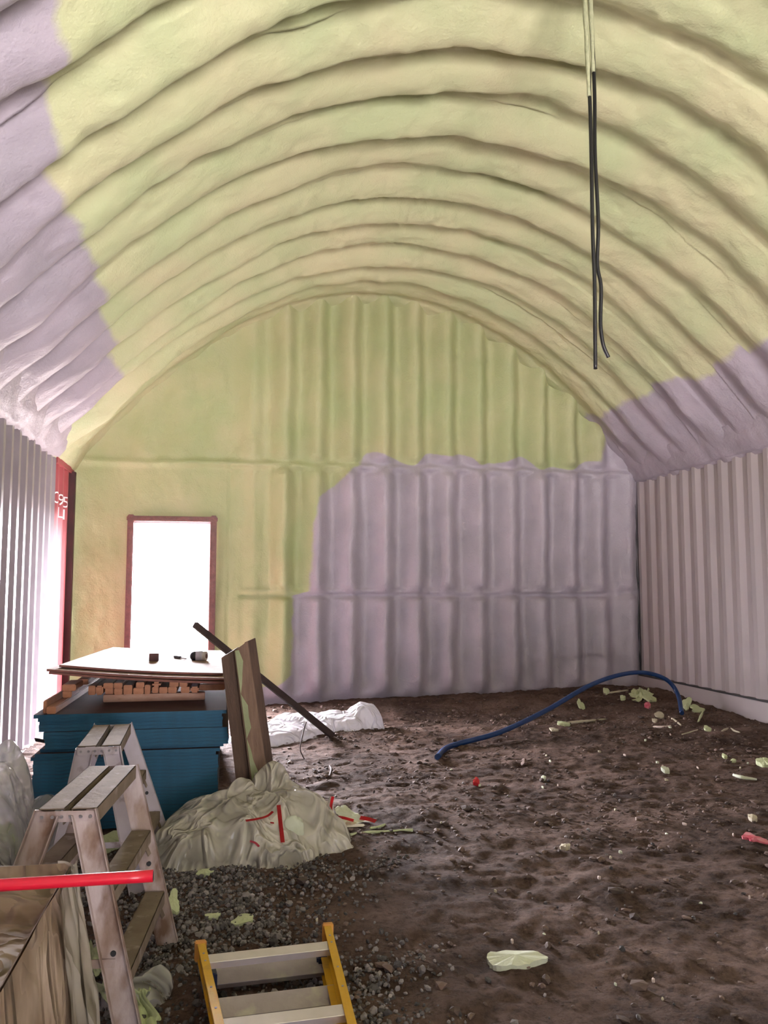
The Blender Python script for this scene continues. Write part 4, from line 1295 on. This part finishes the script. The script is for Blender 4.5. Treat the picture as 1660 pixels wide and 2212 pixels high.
o, fl = heap('plastic_bag', 'tall crumpled clear plastic bag against the left wall', 'plastic bag',
     [(-1.28, 4.85, 0.30, 0.34, 0.50, 0.5), (-1.36, 4.6, 0.32, 0.34, 0.36, 0.5), (-1.17, 5.0, 0.16, 0.2, 0.56, 0.6), (-1.48, 4.9, 0.24, 0.34, 0.46, 0.5), (-1.3, 4.45, 0.3, 0.26, 0.2, 0.5)], 0.010, 'film_clear', 200, 0.045, ext=0.0)
o, f2 = heap('plastic_bag', 'small clear plastic bag in front of the blue stack, beside the tall bag', 'plastic bag',
     [(-0.98, 5.02, 0.15, 0.17, 0.30, 0.6), (-0.88, 4.93, 0.13, 0.14, 0.20, 0.6)], 0.008, 'film_clear', 230, 0.035)
o, f3 = heap('plastic_bag', 'white plastic bag lying in daylight on the dirt by the far wall', 'plastic bag',
     [(0.75, 8.45, 0.42, 0.32, 0.20, 0.5), (1.1, 8.55, 0.38, 0.3, 0.18, 0.5), (1.40, 8.62, 0.24, 0.25, 0.27, 0.6), (0.45, 8.15, 0.4, 0.3, 0.13, 0.5)], 0.014, 'film_white', 260, 0.03)
def crumple(name, quad, mt, seed, amp=0.02, n=46, freq=6.0, parent=None, rag=0.05, lift=0.0):
    """creased film or foam flake between four (px,py,Y) corners, facets along its own surface"""
    Q = [np.array(at_y(*q)) for q in quad]
    u = np.linspace(0, 1, n); U, W = np.meshgrid(u, u, indexing='ij')
    ru = rag*vn(W*7, 1, 0, seed+7); rw = rag*vn(U*7, 2, 0, seed+8)
    U2 = U+ru*(2*np.abs(U-0.5)); W2 = W+rw*(2*np.abs(W-0.5))
    P = ((1-U2)*(1-W2))[..., None]*Q[0]+(U2*(1-W2))[..., None]*Q[1]+(U2*W2)[..., None]*Q[2]+((1-U2)*W2)[..., None]*Q[3]
    nr = np.cross(Q[1]-Q[0], Q[3]-Q[0]); nr /= np.linalg.norm(nr)
    lu = np.linalg.norm(Q[1]-Q[0]); lw = np.linalg.norm(Q[3]-Q[0])
    a, b = U*lu*freq*2, W*lw*freq*2
    d = vl(a+b*0.4, b-a*0.3, seed)+0.5*vl(a*2.2-b, b*2+a*0.8, seed+1)+0.25*vl(a*5+b, b*5-a, seed+2)
    P = P+nr*(amp*d)[..., None]
    g = ground_z(P[..., 0], P[..., 1])+0.003+lift
    P[..., 2] = np.maximum(P[..., 2], g)
    o = from_np(name, P.reshape(-1, 3), grid_faces(n, n), mt, parent, smooth=True)
    sm = o.modifiers.new('thickness', 'SOLIDIFY'); sm.thickness = 0.0015
    return o
# loose flaps on the big heap
crumple('film_flap', [(546, 1728, 5.06), (552, 1668, 5.16), (590, 1657, 5.22), (598, 1716, 5.10)], 'film', 410, 0.022, parent=bag, freq=7)
crumple('film_flap', [(592, 1718, 5.06), (612, 1690, 5.16), (626, 1692, 5.18), (642, 1732, 5.05)], 'film', 420, 0.018, parent=bag, freq=8)
crumple('film_flap', [(505, 1722, 4.92), (518, 1692, 4.98), (534, 1698, 4.98), (540, 1790, 4.74)], 'film', 430, 0.018, parent=bag, freq=8)
crumple('film_flap', [(565, 1838, 4.60), (575, 1818, 4.66), (612, 1822, 4.66), (618, 1846, 4.58)], 'film', 440, 0.016, parent=bag, freq=9)
q0 = ghit(745, 1792)
bag2 = thing('foam_wrapper', 'small crumpled foam and film scrap with red tape right of the big heap', 'scrap', q0)
crumple('film_flap', [(690, 1742, 5.36), (716, 1722, 5.40), (727, 1768, 5.34), (702, 1778, 5.30)], 'film', 450, 0.018, parent=bag2, freq=9)
crumple('foam_flake', [(722, 1748, 5.36), (744, 1741, 5.42), (806, 1787, 5.24), (742, 1778, 5.22)], 'foam_white', 460, 0.012, parent=bag2, freq=9)
crumple('foam_flake', [(712, 1772, 5.30), (742, 1764, 5.30), (792, 1793, 5.16), (728, 1799, 5.12)], 'foam_tan', 470, 0.014, parent=bag2, freq=9)
ribbon('red_tape', [at_y(a, b, y) for a, b, y in ((719, 1722, 5.36), (715, 1745, 5.33), (719, 1762, 5.30), (742, 1768, 5.22), (764, 1774, 5.20))], 0.018, 'red_tape', bag2, up=(0, -0.8, 0.6), lift=0.010)
ribbon('red_tape', [at_y(a, b, y) for a, b, y in ((778, 1768, 5.27), (795, 1771, 5.24), (812, 1776, 5.20))], 0.030, 'red_tape', bag2, up=(0, -0.6, 0.8), lift=0.008)
o, f5 = heap('plastic_bag', 'small piece of clear film on the gravel beside the front trestle', 'plastic film',
     [(-0.30, 3.20, 0.10, 0.10, 0.07, 0.5), (-0.24, 3.28, 0.08, 0.08, 0.06, 0.5)], 0.007, 'film_clear', 330, 0.03)

# ------------------------------------------------------------------ blue hose
hp = []
for px, py, Y in ((945, 1641, None), (975, 1617, None), (1080, 1582, 7.75), (1180, 1535, 8.1), (1270, 1483, 8.45), (1335, 1459, 8.7), (1392, 1453, 8.85), (1440, 1468, 8.9), (1464, 1498, 8.85), (1474, 1545, None)):
    q = ghit(px, py) if Y is None else at_y(px, py, Y)
    if Y is None: q[2] += 0.022
    hp.append(q)
bm = bmesh.new(); add_tube(bm, catmull(hp, 10), 0.024, 14)
o = from_bm('blue_hose', bm, 'blue_hose'); tag(o, 'dark blue hose arching over the dirt in the far right corner', 'hose')

# ------------------------------------------------------------------ cables hanging from the roof
def cable(pts, Y, r, label, split):
    P = [at_y(a, b, Y+dy) for a, b, dy in pts]
    top = P[0].copy()
    zc = float(arch_z(top[0]))-0.02
    P = [np.array([top[0]-0.01, top[1], zc])]+P
    C = catmull(P, 12)
    bm = bmesh.new(); add_tube(bm, C, r, 10)
    o = from_bm('hanging_cable', bm, 'black_cable'); tag(o, label, 'cable')
    k = [i for i, c in enumerate(C) if c[2] > split]
    bm = bmesh.new()
    seg = [c for c in C if c[2] > split]
    off = np.array([-0.006, -0.004, 0])
    add_tube(bm, [c+off*(0.4+0.6*i/len(seg)) for i, c in enumerate(seg)], lambda t: r*(1.75-0.75*t), 10, rj=0.12)
    f = from_bm('foam_coating', bm, 'foam_coat', o); f['label'] = 'pale foam sprayed on the upper end'
    return o
YC = 4.4
cable([(1266, 20, 0), (1276, 250, 0), (1281, 500, 0), (1285, 600, 0), (1286, 700, 0), (1287, 797, 0)], YC, 0.0112, 'straighter black cable hanging from the roof, ending lower', 4.35)
cable([(1278, 20, 0.02), (1285, 200, 0.02), (1286, 330, 0.02), (1293, 480, 0.02), (1291, 570, 0.03), (1299, 620, 0.02), (1298, 700, 0.02), (1304, 745, 0.02), (1315, 772, 0.02)], YC, 0.0112, 'black cable hanging from the roof with its end bent right', 4.5)

# ------------------------------------------------------------------ foam scraps and litter on the dirt
def scrap(name, px, py, wpx, hpx, label, matname='foam', ang=0.0, th=0.012, cat='scrap', group=None, n=14, rag=0.25, seed=None, bend=0.0, tilt=0.25):
    """irregular flake on the ground; wpx/hpx its extent in the photograph"""
    rd = random.Random(seed if seed is not None else int(px*7+py))
    c = ghit(px, py)
    dist = np.linalg.norm(c-CAM)
    w = wpx*dist/FPX/2
    gl = abs(c[2]-CAM[2])/dist
    hv = hpx*dist/FPX/2                     # upright extent
    h = min(hv/max(gl, 0.15), 0.85*w+0.01)
    rise = max(0.0, hv-h*gl)/max(h, 1e-3)   # what lying flat cannot show stands up
    yaw = -PSI
    bm = bmesh.new()
    top, bot = [], []
    p1, p2, p3 = (rd.uniform(0, 6.28) for _ in range(3))
    n = n+8 if n > 8 else n
    for k in range(n):
        t = 2*math.pi*k/n
        rr = 1+rag*(0.45*math.sin(2*t+p1)+0.40*math.sin(3*t+p2)+0.25*math.sin(5*t+p3)+rd.uniform(-0.22, 0.22))
        a, b = math.cos(t)*w*rr, math.sin(t)*h*rr
        b += bend*(a/w)**2*h*3
        x = a*math.cos(ang)-b*math.sin(ang); y = a*math.sin(ang)+b*math.cos(ang)
        X = x*math.cos(yaw)-y*math.sin(yaw); Y = x*math.sin(yaw)+y*math.cos(yaw)
        z = th*0.5*rd.uniform(0.3, 1.3)
        gz = float(ground_z(c[0]+X, c[1]+Y))-c[2]
        up = rise*(b+h) if rise > 0.02 else 0.0
        top.append(bm.verts.new((X, Y, gz+th+z+up)))
        bot.append(bm.verts.new((X*0.97, Y*0.97, gz-0.004+up)))
    ct = bm.verts.new((0, 0, th*1.7+0.004+rise*h)); cb = bm.verts.new((0, 0, -0.006+rise*h*0.9))
    for k in range(n):
        j = (k+1) % n
        bm.faces.new((top[k], top[j], ct)); bm.faces.new((bot[j], bot[k], cb)); bm.faces.new((bot[k], bot[j], top[j], top[k]))
    o = from_bm(name, bm, matname)
    o.location = V3(c)
    return tag(o, label, cat, group)
def stick(name, pxs, r, label, matname='foam', cat='scrap', flat=0.5, taper=True, group=None):
    P = []
    for a, b in pxs:
        q = ghit(a, b); q[2] += r*0.6; P.append(q)
    C = catmull(P, 6) if len(P) > 2 else [P[0]+(P[1]-P[0])*t for t in np.linspace(0, 1, 6)]
    bm = bmesh.new(); add_tube(bm, C, (lambda t: r*(0.55+0.6*math.sin(math.pi*min(1, t*0.9+0.08)))) if taper else r, 8, rj=0.15)
    return tag(from_bm(name, bm, matname), label, cat, group)

o = scrap('foam_scrap', 1114, 2077, 104, 26, 'large pale foam flake lying alone on the dark dirt in front', 'foam_white', 0.05, 0.013, rag=0.20, n=26)
scrap('foam_scrap', 525, 1991, 44, 14, 'pale green foam flake on the gravel above the yellow ladder', 'foam', 0.5, 0.008)
scrap('foam_scrap', 461, 1983, 26, 10, 'smaller green foam flake left of the flake above the yellow ladder', 'foam', 0.4, 0.008)
scrap('foam_scrap', 443, 1888, 38, 8, 'pale green foam flake just in front of the big plastic heap', 'foam', 0.1, 0.01)
scrap('foam_scrap', 374, 1972, 26, 36, 'ragged yellow green foam piece beside the rear leg of the front trestle', 'foam', 0.2, 0.012, rag=0.5)
def cg(px, py, z):
    return (px, py, float(at_z(px, py, z)[1]))
o = crumple('foam_sheet', [cg(188, 2135, 0.03), cg(262, 2080, 0.05), cg(322, 2140, 0.05), cg(335, 2262, 0.02)], 'foam', 510, 0.022, rag=0.22, freq=8, n=60)
tag(o, 'large pale green foam sheet on the ground under the front trestle', 'foam sheet')
o = crumple('foam_sheet', [cg(184, 2048, 0.05), cg(212, 2028, 0.10), cg(222, 2092, 0.06), cg(190, 2110, 0.03)], 'foam', 520, 0.016, rag=0.2, freq=9)
tag(o, 'pale green foam sheet between the wrapped box and the near trestle leg', 'foam sheet')
scrap('foam_scrap', 225, 1830, 60, 22, 'pale green foam piece on the ground behind the front trestle leg', 'foam', 0.2, 0.03, rag=0.35)
scrap('foam_scrap', 25, 1850, 60, 40, 'green foam piece at the foot of the tall clear bag', 'foam', 0.5, 0.06, rag=0.35)
_y = [float(ghit(a, b)[1]) for a, b in ((1354, 1497), (1396, 1493), (1412, 1514), (1374, 1513))]
o = crumple('foam_scrap', [(1354, 1492, _y[0]), (1396, 1487, _y[1]), (1412, 1512, _y[2]), (1372, 1514, _y[3])], 'foam', 530, 0.035, rag=0.3, freq=5, lift=0.004)
tag(o, 'biggest pile of crumpled foam flakes in the far right corner', 'scrap')
scrap('foam_scrap', 1402, 1512, 26, 14, 'thick pale foam chunk at the right of the corner heap', 'foam', 0.5, 0.016, rag=0.4)
scrap('foam_scrap', 1346, 1512, 10, 6, 'small foam chunk left of the corner heap', 'foam', 0, 0.02)
stick('foam_strip', [(1305, 1500), (1330, 1496), (1358, 1492)], 0.012, 'ragged foam strip left of the corner heap', 'foam_tan')
scrap('foam_scrap', 1310, 1498, 14, 8, 'foam chunk at the left end of the ragged strip', 'foam', 0, 0.012)
scrap('foam_scrap', 1255, 1532, 13, 18, 'twisted pale foam flake behind the middle of the blue hose', 'foam', 0.4, 0.010, rag=0.4)
stick('foam_strip', [(1207, 1567), (1240, 1562), (1275, 1559), (1309, 1555)], 0.014, 'long ragged foam strip on the dirt in front of the blue hose', 'foam_tan')
scrap('foam_scrap', 1217, 1566, 24, 7, 'pale foam flake at the left end of the long ragged strip', 'foam', 0.2, 0.012)
scrap('foam_scrap', 1197, 1578, 18, 5, 'dull tan flake left below the long ragged strip', 'foam_tan', 0, 0.008)
scrap('foam_scrap', 1484, 1530, 20, 18, 'pale foam flake at the end of the blue hose', 'foam', -0.4, 0.010, rag=0.4)
scrap('foam_scrap', 1508, 1539, 30, 12, 'folded foam flake right of the hose end', 'foam', 0.3, 0.010, rag=0.45)
stick('foam_strip', [(1522, 1533), (1515, 1548), (1509, 1561)], 0.011, 'upright looking foam strip right of the hose end', 'foam')
stick('foam_strip', [(1445, 1549), (1460, 1558), (1472, 1568)], 0.010, 'slanting pale foam strip below the hose end', 'foam_tan')
stick('foam_strip', [(1412, 1571), (1432, 1572), (1450, 1569)], 0.011, 'straight pinkish foam strip below the corner heap', 'pinkish')
scrap('foam_scrap', 1415, 1560, 10, 5, 'small pale flake just above the straight pinkish strip', 'foam_tan', 0.2, 0.01)
scrap('foam_scrap', 1425, 1547, 20, 6, 'thin tan flake between corner heap and slanting strip', 'foam_tan', -0.4, 0.008)
scrap('red_scrap', 1400, 1530, 12, 9, 'scrap with a red smear below the corner heap', 'pink_tape', 0.0, 0.02)
scrap('foam_scrap', 1529, 1579, 13, 9, 'oval yellow foam flake near the right wall', 'foam', 0.7, 0.012)
stick('foam_strip', [(1560, 1581), (1568, 1577), (1574, 1574)], 0.009, 'left one of two small slivers near the right wall', 'foam_tan')
stick('foam_strip', [(1580, 1574), (1588, 1580), (1599, 1583)], 0.008, 'right one of two small slivers near the right wall', 'foam_tan')
stick('twig', [(1474, 1587), (1490, 1583), (1509, 1577)], 0.006, 'faint tan sliver on the dirt left of the oval yellow flake', 'foam_tan')
scrap('foam_scrap', 1652, 1656, 24, 12, 'pale green foam chunk at the right edge of the picture', 'foam', 0.0, 0.02)
stick('foam_strip', [(1585, 1676), (1605, 1682), (1636, 1686)], 0.013, 'curved pale foam strip near the right edge of the dirt floor', 'foam_white')
scrap('foam_scrap', 1439, 1669, 13, 8, 'small bright pale chip in the middle of the right dirt floor', 'foam_white', 0.3, 0.015)
scrap('foam_scrap', 1566, 1637, 9, 5, 'yellowish chip left of the chunk at the right edge', 'foam', 0.0, 0.012)
scrap('foam_scrap', 1585, 1646, 9, 5, 'thin yellowish sliver left of the chunk at the right edge', 'foam', -0.5, 0.008)
scrap('foam_scrap', 1627, 1771, 17, 7, 'tan chip on the dirt above the pink scrap', 'foam_tan', -0.4, 0.012)
scrap('foam_scrap', 1222, 1834, 20, 9, 'dull green foam crumb in the middle of the dirt floor', 'foam_tan', 0.0, 0.012, rag=0.4)
scrap('foam_scrap', 1175, 1684, 10, 5, 'small pale chip right of the red scrap', 'foam_white', 0.0, 0.010)
scrap('red_scrap', 1030, 1694, 14, 10, 'small torn red tape scrap on the dirt floor', 'red_tape', 0.3, 0.012, rag=0.5)
scrap('pink_scrap', 1632, 1815, 42, 14, 'crumpled pink and white plastic scrap at the right edge', 'pink_tape', 0.25, 0.008, rag=0.6, n=18)
for px, py, w, h in ((375, 1812, 16, 14), (383, 1838, 30, 18), (374, 1850, 26, 12)):
    pass
scrap('red_tape', 376, 1824, 18, 14, 'upper red tape scrap at the left foot of the big plastic heap', 'red_tape', 0.3, 0.03, rag=0.5)
scrap('red_tape', 380, 1850, 34, 20, 'lower red tape scrap at the left foot of the big plastic heap', 'red_tape', 0.5, 0.03, rag=0.5, n=18)
scrap('red_tape', 13, 1835, 20, 26, 'red tape scrap beside the tall clear bag on the left', 'red_tape', 0.6, 0.05, rag=0.4)
stick('foam_strip', [(757, 1805), (800, 1800), (845, 1798), (893, 1795)], 0.009, 'long thin pale strip on the dirt right of the big plastic heap', 'foam', taper=False)
stick('foam_strip', [(800, 1791), (818, 1788), (832, 1783)], 0.008, 'short thin strip behind the long thin pale strip', 'foam', taper=False)
# a thin twig stuck in the dirt
q0 = ghit(658, 1640); tw = [q0, at_y(649, 1620, q0[1]+0.02), at_y(652, 1598, q0[1]), at_y(658, 1572, q0[1]+0.05), at_y(662, 1560, q0[1]+0.02)]
bm = bmesh.new(); add_tube(bm, catmull(tw, 6), 0.005, 6)
o = from_bm('twig', bm, 'twig'); tag(o, 'thin curved twig sticking up from the sunlit dirt', 'twig')
stick('twig', [(712, 1679), (716, 1664), (712, 1655)], 0.008, 'short dark twig lying on the lit dirt', 'twig')
# countless-looking but individually placed small chips
crumbs = [(1037, 1698), (1206, 1697), (1330, 1751), (1173, 1702), (1375, 1770), (1296, 1625), (1421, 1648), (1432, 1656), (1440, 1686), (1395, 1600), (1449, 1588), (1181, 1633), (1189, 1645),
          (1062, 1558), (1545, 1579), (1441, 1804), (1480, 1782), (1320, 1854), (1341, 1842), (1350, 1632), (954, 1779), (975, 1664), (1107, 2035), (1294, 2018), (1330, 2130), (1412, 2120), (1432, 2162),
          (1515, 1954), (1620, 1940), (1071, 1927), (1176, 2022), (1295, 1898), (685, 1990), (1448, 1572), (1508, 1660), (1600, 1660), (1616, 1650), (1585, 1805)]
for i, (px, py) in enumerate(crumbs):
    s = 3.2 if py < 1700 else 4.2
    scrap('foam_crumb', px, py, s*random.uniform(0.7, 1.4), s*0.55, 'tiny pale crumb scattered on the brown dirt', ('foam_white', 'pinkish', 'foam_tan')[i % 3], random.uniform(-1, 1), 0.006, 'crumb', 'tiny crumbs on the dirt', n=8)
